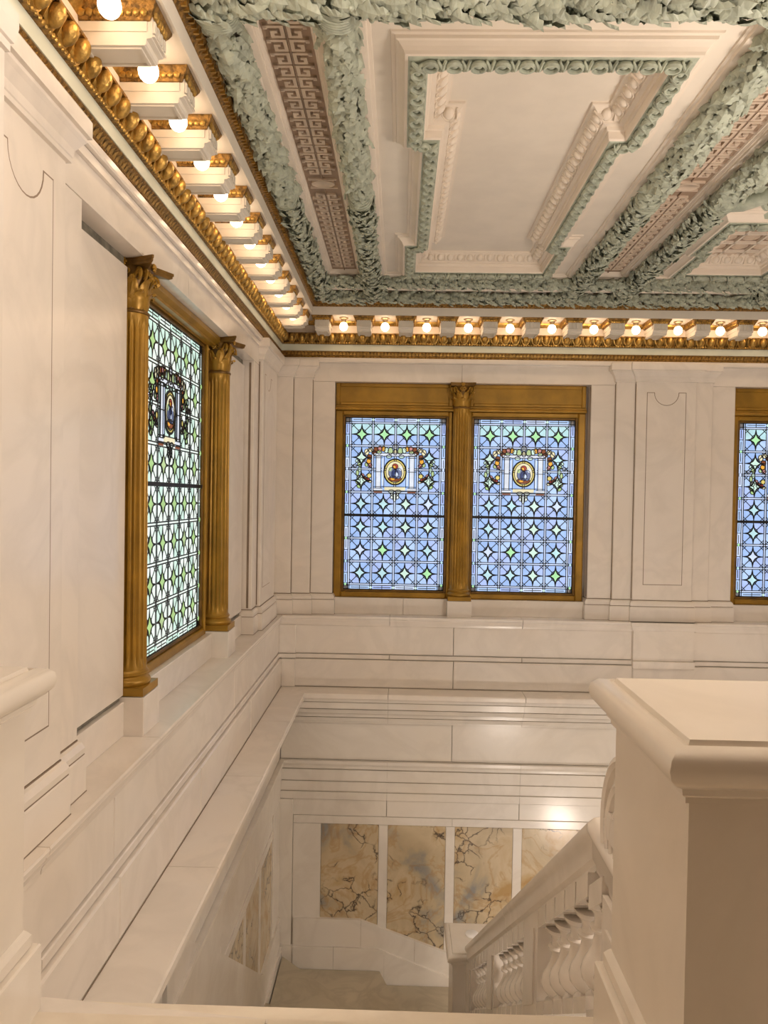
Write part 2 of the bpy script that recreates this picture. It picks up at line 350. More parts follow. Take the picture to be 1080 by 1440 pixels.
# back wall
for s0, s1 in ((XL - .13, -1.264), (2.689, 3.374)):
    pier(wall_back, s0, s1, .08, 'pilaster', 2.93); capital(wall_back, s0, s1, .08)
arc_panel(wall_back, 2.689, 3.374, .08)
for s0, s1 in ((-1.264, -1.044), (2.468, 2.689), (3.374, 3.577)):
    pier(wall_back, s0, s1, .12, 'pilaster', 2.93); capital(wall_back, s0, s1, .12)
for s0, s1 in ((-1.044, -.784), (2.19, 2.468), (3.577, 3.85)): pier(wall_back, s0, s1, .16)
obj('wall_head', MB().box(XL - .16, .69, .16, .36, ZH + .001, 3.16), 'marble_wall', wall_back)
obj('wall_head', MB().box(.693, 3.03, .16, .36, ZH + .001, 3.16), 'marble_wall', wall_back)
obj('wall_head', MB().box(3.033, XR, .16, .36, ZH + .001, 3.16), 'marble_wall', wall_back)
obj('jamb', MB().box(5.3, XR, .16, .36, ZS, ZH), 'marble_wall', wall_back)
obj('under_window_slab', MB().cbox(-.784, 0.05, .22, .36, ZS, .362, .004), 'marble_wall', wall_back)
obj('under_window_slab', MB().cbox(.053, .575, .22, .36, ZS, .362, .004), 'marble_wall', wall_back)
obj('under_window_slab', MB().cbox(.83, 2.19, .22, .36, ZS, .362, .004), 'marble_wall', wall_back)
obj('under_window_slab', MB().cbox(3.85, 5.30, .22, .36, ZS, .362, .004), 'marble_wall', wall_back)
# left wall
ZHL = 2.875
for s0, s1 in ((2.521, 3.206), (7.81, 8.68)):
    pier(wall_left, s0, s1, .08, 'pilaster', 2.93); capital(wall_left, s0, s1, .08)
    arc_panel(wall_left, s0, min(s1, s0 + .685), .08)
pier(wall_left, 8.684, 8.90, .11, 'pilaster', 2.93); capital(wall_left, 8.684, 8.86, .11)
for s0, s1 in ((3.206, 3.466), (7.556, 7.81)): pier(wall_left, s0, s1, .12, 'jamb', ZHL)
obj('wall_head', MB().box(YR, 5.2, .12, .36, ZHL + .001, 3.16), 'marble_wall', wall_left)
obj('wall_head', MB().box(5.203, YB + .16, .12, .36, ZHL + .001, 3.16), 'marble_wall', wall_left)
obj('head_fillet', MB().box(3.21, 7.81, .10, .12, 3.055, 3.10), 'marble_wall', wall_left)
for a, b in ((3.47, 4.32), (6.70, 7.553)):
    obj('recess_slab', MB().cbox(a + .014, b - .014, .215, .36, .40, ZHL - .055, .003), 'marble_wall', wall_left)
    obj('recess_joint', MB().box(a, b, .235, .36, .372, ZHL), 'recess_grey', wall_left)
    obj('recess_plinth', MB().cbox(a, b, .21, .36, ZS, .366, .003), 'marble_wall', wall_left)
obj('under_window_slab', MB().cbox(4.585, 6.445, .235, .36, ZS, .375, .004), 'marble_wall', wall_left)
obj('pier', MB().stack(1.92, 2.36, -.10, .36, [(0, ZL), (0, 2.90), (.012, 2.905), (.012, 2.93), (.02, 2.935), (.03, 2.985), (.03, 3.03), (0, 3.035)], .36), 'marble_wall', wall_left)

# ------------------------------------------------------------------ bronze Corinthian columns
def fluted(mb, r, z0, z1, n=20):
    R = []
    H = z1 - z0
    for k, (t, dep) in enumerate(((0, 0), (.012, 0), (.028, .8), (.045, 1), (.5, 1), (.955, 1), (.972, .8), (.985, 0), (1, 0))):
        rr = r * (1 - .10 * t); ring = []
        for j in range(n):
            for q, w in ((0, 0), (.16, 0), (.34, .75), (.58, 1), (.82, .75)):
                a = 2 * PI * (j + q) / n; d = rr * (1 - .12 * w * dep)
                ring.append((d * math.cos(a), d * math.sin(a), z0 + H * t))
        R.append(ring)
    return mb.loft(R)
def acanthus(mb, ang, r0, z0, h, w, curl):
    prof = [(0, 0, .55), (.012, .25, .9), (.014, .5, 1.0), (.022, .75, .85), (.05, .95, .6), (.078, 1.0, .38), (.088, .90, .15)]
    c, s = math.cos(ang), math.sin(ang); R = []
    for o, t, ww in prof:
        o *= curl; rad_ = r0 + o; hw = w * ww / 2
        row = []
        for q in (-1, -.5, 0, .5, 1):
            rr = rad_ - .012 * abs(q) + (.008 if abs(q) == .5 else 0); tt = q * hw
            row.append((rr * c - tt * s, rr * s + tt * c, z0 + h * t - (.01 if abs(q) == 1 else 0)))
        R.append(row)
    mb.loft(R, cap=False, closed=False)
def spiral(mb, centre, a_dir, turns, r, tube_r, flip=1):
    pts = []; n = 18
    for k in range(n + 1):
        t = k / n; a = -PI / 2 + flip * turns * 2 * PI * t; q = r * (1 - .8 * t)
        pts.append((centre[0] + a_dir[0] * q * math.cos(a), centre[1] + a_dir[1] * q * math.cos(a), centre[2] + q * math.sin(a)))
    mb.tube(pts, [tube_r * (1 - .4 * k / n) for k in range(n + 1)], 5)
def column(parent_fr, s, d, z0, z1, label, r=.112, horn=.205):
    L0 = Matrix.Translation(parent_fr['loc']) @ Matrix.Rotation(parent_fr['rot'][2], 4, 'Z') @ Vector((s, d, 0))
    c = root('column', label, 'column', (L0.x, L0.y, ZS), parent_fr['rot'][2])
    a, b = z0 - ZS, z1 - ZS
    obj('plinth_block', MB().cbox(-.142, .142, -.150, .10, 0, a - .004, .004), 'marble_wall', c)
    obj('base_plinth', MB().box(-.135, .135, -.142, .10, a, a + .045), 'bronze', c)
    obj('base', MB().lathe([(.128, a + .045), (.135, a + .055), (.137, a + .068), (.131, a + .08), (.121, a + .086), (.116, a + .095), (.118, a + .103), (.125, a + .108), (.126, a + .118), (.118, a + .125), (.114, a + .135)], 28), 'bronze', c, True)
    zc = b - .275
    obj('shaft', fluted(MB(), r, a + .13, zc - .02), 'bronze', c, True)
    cap = obj('capital', MB().lathe([(.099, zc - .022), (.108, zc - .018), (.110, zc - .008), (.102, zc), (.093, zc + .004), (.093, zc + .10), (.100, zc + .17), (.118, zc + .225), (.13, zc + .235), (.10, zc + .24)], 24), 'bronze_dark', c, True)
    m = MB()
    for k in range(8): acanthus(m, 2 * PI * k / 8, .094, zc + .002, .105, .085, .62)
    for k in range(8): acanthus(m, 2 * PI * (k + .5) / 8, .095, zc + .03, .15, .085, .75)
    obj('acanthus_leaves', m, 'bronze', cap, True)
    m = MB()
    for k in range(4):
        an = PI / 4 + k * PI / 2
        for sg in (-1, 1):
            u = an + sg * .13; spiral(m, (.137 * math.cos(u), .137 * math.sin(u), zc + .20), (math.cos(an), math.sin(an)), 1.4, .034, .009)
            m.tube([(.10 * math.cos(an + sg * .45), .10 * math.sin(an + sg * .45), zc + .08), (.112 * math.cos(an + sg * .35), .112 * math.sin(an + sg * .35), zc + .16), (.14 * math.cos(u), .14 * math.sin(u), zc + .226)], [.008, .009, .009], 5)
            w = an + PI / 4 - sg * .16; spiral(m, (.118 * math.cos(w), .118 * math.sin(w), zc + .205), (-math.sin(an + PI / 4) * sg, math.cos(an + PI / 4) * sg), 1.3, .024, .007)
    obj('volutes', m, 'bronze', cap, True)
    P = []
    for k in range(4):
        an = PI / 4 + k * PI / 2
        P += [(horn * math.cos(an - .02), horn * math.sin(an - .02)), (horn * math.cos(an + .02), horn * math.sin(an + .02))]
        for q in (.25, .5, .75):
            bb_ = an + PI / 2 * q; rr = .128 + .05 * (abs(q - .5) * 2) ** 2
            P.append((rr * math.cos(bb_), rr * math.sin(bb_)))
    ab = MB(); ab.loft([[(x * f, y * f, z) for x, y in P] for f, z in ((.90, zc + .236), (.97, zc + .245), (.97, zc + .256), (1.0, zc + .260), (1.0, zc + .275))])
    obj('abacus', ab, 'bronze_dark', cap)
    m = MB()
    for k in range(4):
        an = k * PI / 2; cc = (.136 * math.cos(an), .136 * math.sin(an), zc + .255)
        m.ell(cc, (.016, .016, .016), 8, 5)
        for j in range(6): m.ell((cc[0] - math.sin(an) * .017 * math.cos(j * PI / 3), cc[1] + math.cos(an) * .017 * math.cos(j * PI / 3), cc[2] + .017 * math.sin(j * PI / 3)), (.009, .009, .009), 6, 4)
    obj('fleuron', m, 'bronze', cap, True)
    return c
column(LW, 4.445, .245, .395, ZHL, 'tall bronze fluted column left of the stained glass window on the left wall', .112, .27)
column(LW, 6.585, .245, .395, ZHL, 'tall bronze fluted column right of the stained glass window on the left wall', .112, .27)
column(BW, .703, .235, .362, ZH, 'bronze fluted column between the paired stained glass windows of the far wall')

# ------------------------------------------------------------------ stained glass windows
def seg(mb, a, b, w, d0, d1, w2=None):
    w *= 1.22
    ax, az = a; bx, bz = b; L = math.hypot(bx - ax, bz - az)
    if L < 1e-6: return
    nx, nz = -(bz - az) / L, (bx - ax) / L; w2 = w if w2 is None else w2
    mb.prism([(ax + nx * w / 2, az + nz * w / 2), (bx + nx * w2 / 2, bz + nz * w2 / 2), (bx - nx * w2 / 2, bz - nz * w2 / 2), (ax - nx * w / 2, az - nz * w / 2)], d0, d1)
CW, CH, GAP = .2675, .2745, .022
SA, SB = .072, .084                       # half diagonals of the star
def star_pts(f=1.0):
    P = []
    T = [(SA * f, 0), (0, SB * f), (-SA * f, 0), (0, -SB * f)]
    for k in range(4):
        a, b = T[k], T[(k + 1) % 4]
        for t in (0, .25, .5, .75):
            x = a[0] + (b[0] - a[0]) * t; z = a[1] + (b[1] - a[1]) * t; q = 1 - .27 * (1 - abs(2 * t - 1) ** 1.5)
            P.append((x * q, z * q))
    return P
HWc, HHc = (CW - GAP) / 2, (CH - GAP) / 2
def quad_pts():
    s = star_pts(1.06)
    arc = [(HWc * 1.0 if False else s[k][0], s[k][1]) for k in range(0, 5)]
    return [(.004 + arc[0][0], .004)] + [(x + .003, z + .003) for x, z in arc[1:4]] + [(.004, arc[4][1] + .004), (.004, HHc), (HWc, HHc), (HWc, .004)]
STAR_ME = MB().prism(star_pts(.97), -.004, .004).mesh('star_pane')
STARR_ME = MB().prism(star_pts(.74), -.006, .002).mesh('star_pane')
Q = quad_pts()
QUAD_ME = [MB().prism([(x * sx, z * sz) for x, z in Q], -.003, .004).mesh('pane') for sx, sz in ((1, 1), (-1, 1), (-1, -1), (1, -1))]
BOX_ME = MB().prism([(-.5, -.5), (.5, -.5), (.5, .5), (-.5, .5)], -.003, .004).mesh('border_pane')
DISC_ME = MB().prism([(math.cos(k * PI / 6), math.sin(k * PI / 6)) for k in range(12)], -.001, .003).mesh('roundel')
DIA_ME = MB().prism([(-1, 0), (0, -1), (1, 0), (0, 1)], -.005, .003).mesh('lozenge')
FRUIT = [  # offsets in photo pixels from the oval's centre (mirrored), radius, glass
    (7, -30, 3.6, 5.0, 'glass_leaf'), (13, -31, 3.2, 4, 'glass_mint'), (17, -33, 3, 4, 'glass_amber'), (22, -33, 3.4, 4, 'glass_pink'), (23, -28, 3.2, 3.2, 'glass_leaf'), (28, -32, 3.2, 3.5, 'glass_brown'),
    (30, -27, 3, 3, 'glass_brown'), (36, -31, 4, 3.2, 'glass_cream'), (41, -28, 3.4, 4.6, 'glass_cream'), (37, -21, 3.4, 3.6, 'glass_brown'), (38, -15, 3.2, 4, 'glass_amber'), (36, -9, 3, 3, 'glass_pink'), (41, -10, 2.5, 3, 'glass_leaf'),
    (49, -15, 3.2, 2.6, 'glass_mint'), (54, -15, 3.2, 2.6, 'glass_mint'), (51, -10, 3.4, 2.8, 'glass_leaf'), (58, -8, 3.4, 2, 'glass_pale'), (51, -3, 2.4, 3.8, 'glass_mint'), (54, 2, 2.2, 4, 'glass_leaf'),
    (47, 6, 3, 3, 'glass_pink'), (43, 11, 3.6, 3.6, 'glass_brown'), (37, 6, 3.2, 3.2, 'glass_yellow'), (39, 12, 2.8, 3, 'glass_red'), (36, 14, 3, 2, 'glass_cream'), (52, 9, 3, 3.4, 'glass_white'), (53, 15, 3.4, 3.4, 'glass_leaf'), (51, 21, 3.6, 3, 'glass_lgreen'),
    (9, -22, 4, 2.4, 'glass_mint'), (5, 28, 4.5, 2.2, 'glass_white'), (4, 35, 2.2, 4.2, 'glass_white')]
def make_window(name, label, fr, s0, ncol, nrow, bar_row, zb, dg, jl, jr, zt_frame, tint, header, frame_d):
    """glass starts at s0 (frame coords), ncol x nrow star cells, zb bottom of the glass"""
    B = .062
    w = ncol * CW + 2 * B; h = nrow * CH + 2 * B
    L0 = Matrix.Translation(fr['loc']) @ Matrix.Rotation(fr['rot'][2], 4, 'Z') @ Vector((s0, dg, zb))
    R = link(name, None, None, None, L0, (0, 0, fr['rot'][2])); tag(R, label, 'window', None, 'structure')
    lead = MB(); D0, D1 = -.005, .006
    base, mid, topc, st, strip = tint
    cm = w / 2; ox = cm; oz = h - B - 2 * CH - .03        # centre of the medallion
    PX = .00826
    rows = list(range(nrow)); mid_cols = {ncol // 2 - 1, ncol // 2}
    med_rows = {nrow - 2, nrow - 3}
    def pane(nm, me, mat, x, z, sc=(1, 1, 1), par=R, dy=0): return link(nm, me, mat, par, (x, dy, z), (0, 0, 0), sc)
    for r in rows:
        for c in range(ncol):
            x = B + CW * (c + .5); z = B + CH * (r + .5)
            med = r in med_rows and c in mid_cols
            near = r in med_rows and not med
            if not med:
                sm = st[(r * 5 + c * 3 + r * c) % len(st)] if r < nrow - 1 else topc[1]
                pane('star_pane', STAR_ME, strip, x, z); pane('star_pane', STARR_ME, sm, x, z)
                for k in range(4):
                    m = (topc[0] if (k < 2 and r == nrow - 1) else base[(r * 3 + c + k) % len(base)])
                    pane('pane', QUAD_ME[k], m, x, z)
                s = star_pts(1.0); s2 = star_pts(.76)
                for P_, ww in ((s, .0115), (s2, .008)):
                    for k in range(16): seg(lead, (x + P_[k][0], z + P_[k][1]), (x + P_[(k + 1) % 16][0], z + P_[(k + 1) % 16][1]), ww, D0, D1)
                for dx, dz, a, b in ((1, 0, SA, HWc), (-1, 0, SA, HWc), (0, 1, SB, HHc), (0, -1, SB, HHc)):
                    seg(lead, (x + dx * a * .92, z + dz * a * .92), (x + dx * b, z + dz * b), .020, D0, D1, .007)
                for dx in (-1, 1):
                    for dz in (-1, 1):
                        seg(lead, (x + dx * SA * .33, z + dz * SB * .33), (x + dx * HWc, z + dz * HHc), .0078, D0, D1)
                        seg(lead, (x + dx * HWc * .62, z + dz * HHc), (x + dx * HWc, z + dz * HHc * .62), .0065, D0, D1)
                        seg(lead, (x + dx * SA * .72, z + dz * SB * .18), (x + dx * SA * .55, z + dz * SB * .55), .0065, D0, D1)
                        seg(lead, (x + dx * SA * .18, z + dz * SB * .72), (x + dx * SA * .55, z + dz * SB * .55), .0065, D0, D1)
    # pale strips between the cells with double leads
    for c in range(ncol + 1):
        x = B + CW * c
        pane('strip_pane', BOX_ME, strip, x, h / 2, (GAP, 1, h - 2 * B), R, .0015)
        for q in (-1, 1): seg(lead, (x + q * GAP / 2, 0), (x + q * GAP / 2, h), .0075, D0, D1)
    for r in range(nrow + 1):
        z = B + CH * r
        pane('strip_pane', BOX_ME, strip, w / 2, z, (w - 2 * B, 1, GAP), R, .001)
        for q in (-1, 1): seg(lead, (0, z + q * GAP / 2), (w, z + q * GAP / 2), .0075, D0, D1)
    # border panes with little lozenges
    for r in range(nrow):
        for k in range(2):
            z = B + CH * (r + .25 + .5 * k)
            for x in (B / 2 - GAP / 4, w - B / 2 + GAP / 4):
                pane('border_pane', BOX_ME, mid[(r + k) % len(mid)], x, z, (B - GAP / 2 - .004, 1, CH / 2 - .006))
                seg(lead, (x - B / 2, z - CH / 4), (x + B / 2, z - CH / 4), .006, D0, D1)
                if k == 0: pane('lozenge', DIA_ME, st[r % len(st)] if r % 2 else topc[1], x, z - CH / 4, (.014, 1.4, .018), R, -.004)
                seg(lead, (x, z - CH / 4 + .02), (x, z + CH / 4 - .02), .0065, D0, D1)
    for c in range(ncol):
        for z in (B / 2 - GAP / 4, h - B / 2 + GAP / 4):
            x = B + CW * (c + .5)
            pane('border_pane', BOX_ME, mid[c % len(mid)], x, z, (CW - .006, 1, B - GAP / 2 - .004))
            seg(lead, (x - CW / 2 + .03, z), (x + CW / 2 - .03, z), .0065, D0, D1); seg(lead, (x, z - B / 2), (x, z + B / 2), .006, D0, D1)
            if c: pane('lozenge', DIA_ME, 'glass_mint', x - CW / 2, z, (.017, 1.4, .017), R, -.004)
    for a, b in (((0, 0), (w, 0)), ((0, h), (w, h)), ((0, 0), (0, h)), ((w, 0), (w, h))): seg(lead, a, b, .014, D0, D1)
    # medallion: oval picture in a little aedicule, fruit garlands and ribbons
    M = obj('medallion', MB().box(cm - CW, cm + CW, .0, .004, B + CH * (nrow - 3) + .01, B + CH * (nrow - 1) - .01), base[0], R)
    def mp(nm, me, mat, dx, dy, sx, sz, lay=0): return link(nm, me, mat, M, (ox + dx * PX, -.003 - .0008 * lay, oz - dy * PX), (0, 0, 0), (sx * PX, 1, sz * PX))
    ml = MB()
    def ring(dx, dy, rx, rz, wd, n=16):
        for k in range(n):
            a, b = 2 * PI * k / n, 2 * PI * (k + 1) / n
            seg(ml, (ox + (dx + rx * math.cos(a)) * PX, oz - (dy + rz * math.sin(a)) * PX), (ox + (dx + rx * math.cos(b)) * PX, oz - (dy + rz * math.sin(b)) * PX), wd, -.0105, .0)
    for sg in (-1, 1):
        mp('small_pilaster', BOX_ME, 'glass_ivory', sg * 24, 0, 6, 46); mp('small_pilaster', BOX_ME, 'glass_pale', sg * 17.5, 0, 2.5, 40)
        mp('small_base', BOX_ME, 'glass_ivory', sg * 24, 26, 13, 4); mp('small_block', BOX_ME, 'glass_brown', sg * 24, 29, 12, 2.4, 1)
        for q in (20.5, 27.5, 15.8): seg(ml, (ox + sg * q * PX, oz - 23 * PX), (ox + sg * q * PX, oz + 23 * PX), .006, -.0105, 0)
        for yy in (-23, -20, 0, 23.5, 28): seg(ml, (ox + sg * 18 * PX, oz - yy * PX), (ox + sg * 31 * PX, oz - yy * PX), .006, -.0105, 0)
        for dx, dy, rx, rz, mt in FRUIT:
            mp('fruit_pane', DISC_ME, mt, sg * dx, dy, rx, rz, 1); ring(sg * dx, dy, rx + .1, rz + .1, .0066, 9)
        seg(ml, (ox + sg * 49 * PX, oz + 10 * PX), (ox + sg * 64 * PX, oz + 6 * PX), .012, -.0105, 0, .004)
    mp('entablature', BOX_ME, 'glass_ivory', 0, -24.5, 60, 4); mp('apron', BOX_ME, 'glass_cream', 0, 24, 30, 5)
    for yy in (-22.5, -26.8, 21.5, 27): seg(ml, (ox - 31 * PX, oz - yy * PX), (ox + 31 * PX, oz - yy * PX), .006, -.0105, 0)
    mp('roundel', DISC_ME, 'glass_ivory', 0, -36, 4, 4, 1); mp('roundel', DISC_ME, 'glass_cream', 0, -28.5, 3, 4.2, 1); ring(0, -36, 4, 4, .008, 10); ring(0, -28.5, 3, 4.2, .008, 10)
    mp('lily', DISC_ME, 'glass_white', 0, 37, 2.6, 6, 1); ring(0, 37, 2.6, 6, .007, 10)
    mp('oval', DISC_ME, 'glass_yellow', 0, 0, 16, 18.5, 1); mp('oval', DISC_ME, 'glass_cream', 0, 0, 13.2, 15.5, 2); ring(0, 0, 16, 18.5, .014, 20); ring(0, 0, 13, 15.4, .006, 20)
    fig = ((0, 10, 10, 4.2, 'glass_brown'), (-4, 1, 5.5, 8, 'glass_bluegrey'), (5, 2, 5, 8, 'glass_bluegrey'), (0, 3, 5, 7, 'glass_navy'), (0, -8, 4.4, 4, 'glass_red'), (-1, -7, 2.4, 2.6, 'glass_amber'), (-7, -4, 2.4, 3, 'glass_leaf'), (8, -5, 2.2, 3.2, 'glass_ivory'), (2, 4, 2.4, 3.4, 'glass_pale'), (-3, 10, 3, 1.8, 'glass_amber'))
    for i, (dx, dy, rx, rz, mt) in enumerate(fig): mp('figure_pane', DISC_ME, mt, dx, dy, rx, rz, 3 + i * .25); 
    for i, (dx, dy, rx, rz, mt) in enumerate(fig[:6]): ring(dx, dy, rx, rz, .005, 9)
    obj('lead_lines', ml, 'lead', M)
    obj('lead_came', lead, 'lead', R)
    zbar = B + CH * bar_row
    obj('saddle_bar', MB().box(0, w, -.022, .004, zbar - .014, zbar + .014), 'lead', R)
    # bronze frame round the light
    f = R
    fz = frame_d - dg
    jam = lambda a, b: MB().run([(fz, 0), (fz, 0), (fz, 0)], 0, 0)
    def rail(nm, x0, x1, z0, z1, mt='bronze'): return obj(nm, MB().cbox(x0, x1, fz, .02, z0, z1, .012), mt, f)
    zt = zt_frame - zb
    rail('frame_stile', -jl, -.028, -.088, zt); rail('frame_stile', w + .028, w + jr, -.088, zt)
    rail('frame_rail', -.028, w + .028, -.088, -.024); rail('frame_rail', -.028, w + .028, h + .024, zt)
    g = .026
    for x0, x1, z0, z1 in ((-.028, 0, -.024, h + .024), (w, w + .028, -.024, h + .024), (0, w, -.024, 0), (0, w, h, h + .024)):
        obj('glazing_bead', MB().cbox(x0, x1, fz + g, .02, z0, z1, .006), 'bronze_dark', f)
    if header:
        z0, z1 = header[0] - zb, header[1] - zb
        obj('header_rail', MB().run([(fz - .035, z0), (fz - .04, z0 + .012), (fz - .03, z0 + .03), (fz - .015, z0 + .04), (fz - .015, z0 + .055), (.02, z0 + .055), (.02, z0)], -jl, w + jr), 'bronze', f)
        hp = obj('header_panel', MB().cbox(-jl, w + jr, fz + .018, .02, z0 + .058, z1, .002), 'bronze', f)
        for x0, x1, a, b in ((-jl, -jl + .05, z0 + .058, z1), (w + jr - .05, w + jr, z0 + .058, z1), (-jl + .05, w + jr - .05, z0 + .058, z0 + .10), (-jl + .05, w + jr - .05, z1 - .045, z1)):
            obj('panel_border', MB().cbox(x0, x1, fz, fz + .02, a, b, .008), 'bronze', hp)
    return R
BACK = (['glass_blue', 'glass_sky', 'glass_violet', 'glass_blue'], ['glass_sky', 'glass_violet', 'glass_pale'], ('glass_aqua', 'glass_green'), ['glass_aqua', 'glass_aqua', 'glass_green', 'glass_aqua', 'glass_mint', 'glass_pale', 'glass_mint'], 'glass_pale')
LEFT = (['glass_mint', 'glass_white', 'glass_white'], ['glass_white', 'glass_mint'], ('glass_mint', 'glass_lgreen'), ['glass_lgreen', 'glass_lgreen', 'glass_leaf', 'glass_lgreen'], 'glass_white')
make_window('window_1', 'tall pale green stained glass window between the two columns of the left wall', LW, 4.642, 6, 8, 4, .455, .335, .06, .06, 2.80, LEFT, None, .285)
make_window('window_2', 'stained glass window left of the column on the far wall, with oval medallion', BW, -.668, 4, 7, 3, .450, .315, .114, .075, 2.575, BACK, (2.575, ZH), .262)
make_window('window_3', 'stained glass window right of the column on the far wall, with oval medallion', BW, .853, 4, 7, 3, .450, .315, .06, .112, 2.575, BACK, (2.575, ZH), .262)
make_window('window_4', 'stained glass window cut off by the right edge of the picture', BW, 3.965, 4, 7, 3, .450, .315, .114, .16, 2.575, BACK, (2.575, ZH), .262)
obj('window_head', MB().run([(.24, 2.80), (.235, 2.815), (.20, 2.835), (.20, 2.872), (.36, 2.872), (.36, 2.80)], 4.57, 6.46), 'bronze', bpy.data.objects['wall_left'])

# ------------------------------------------------------------------ cornice (trim_1 left wall, trim_2 far wall)
MP = .466
ZC = 3.56
def dart_unit():
    m = MB(); m.ell((0, -.012, 0), (.035, .038, .052), 12, 8)
    return m.mesh('egg', True)
def husk_unit():
    m = MB(); P = []
    for k in range(11):
        a = -PI * .12 - PI * .76 * k / 10 - 0
        P.append((.047 * math.cos(a) * 1.0, .004 - .018 * math.sin(PI * k / 10), .030 + .085 * math.sin(a)))
    m.tube([(.050, .010, .045)] + P + [(-.050, .010, .045)], .0105, 6)
    m.prism([(.053, .045), (.0615, .045), (.060, -.02), (.0572, -.055), (.0545, -.02)], -.018, .03)
    return m.mesh('husk', True)
EGG, HUSK = dart_unit(), husk_unit()
def modillion_meshes():
    w = .078
    body = MB()
    prof = [(.03, 3.398), (-.250, 3.398), (-.258, 3.403), (-.260, 3.424), (-.280, 3.428), (-.284, 3.436), (-.284, 3.515), (.03, 3.515)]
    body.loft([[(-w, d, z) for d, z in prof], [(w, d, z) for d, z in prof]])
    for q in (-1, 1): body.box(q * w - .006, q * w + .006, -.262, .03, 3.452, 3.492)
    for k in (-1.5, -.5, .5, 1.5): body.box(k * .042 - .010, k * .042 + .010, -.294, -.28, 3.450, 3.497)
    body.box(-w, w, -.294, -.28, 3.432, 3.440)
    pan = MB()
    for x0, x1, y0, y1 in ((-w + .012, w - .012, -.235, -.222), (-w + .012, w - .012, -.010, .003), (-w + .012, -w + .024, -.222, -.01), (w - .024, w - .012, -.222, -.01)): pan.box(x0, x1, y0, y1, 3.389, 3.399)
    cap = MB().stack(-w - .004, w + .004, -.272, .03, [(.0, 3.494), (.004, 3.497), (.008, 3.508), (.024, 3.530), (.034, 3.548), (.036, ZC - .002)], .03)
    orn = MB()
    def side(fn, n):
        for k in range(n):
            t = (k + .5) / n; x, y, nx, ny = fn(t)
            orn.ell((x + nx * .012, y + ny * .012, 3.524), (.013 + .006 * abs(ny), .013 + .006 * abs(nx), .020), 6, 4)
    side(lambda t: (-w - .008, -.27 + .29 * t, -1, 0), 9); side(lambda t: (w + .008, -.27 + .29 * t, 1, 0), 9); side(lambda t: (-w + 2 * w * t, -.280, 0, -1), 6)
    return body.mesh('modillion'), pan.mesh('soffit_panel'), cap.mesh('gilded_cap'), orn.mesh('gilded_leaf', True)
MOD = modillion_meshes()
BULB_ME = MB().ell((0, 0, 0), (.046, .046, .050), 16, 10).mesh('globe', True)
SOCK_ME = MB().lathe([(.050, .10), (.050, .088), (.030, .078), (.026, .045), (.022, .035)], 14).mesh('socket', True)
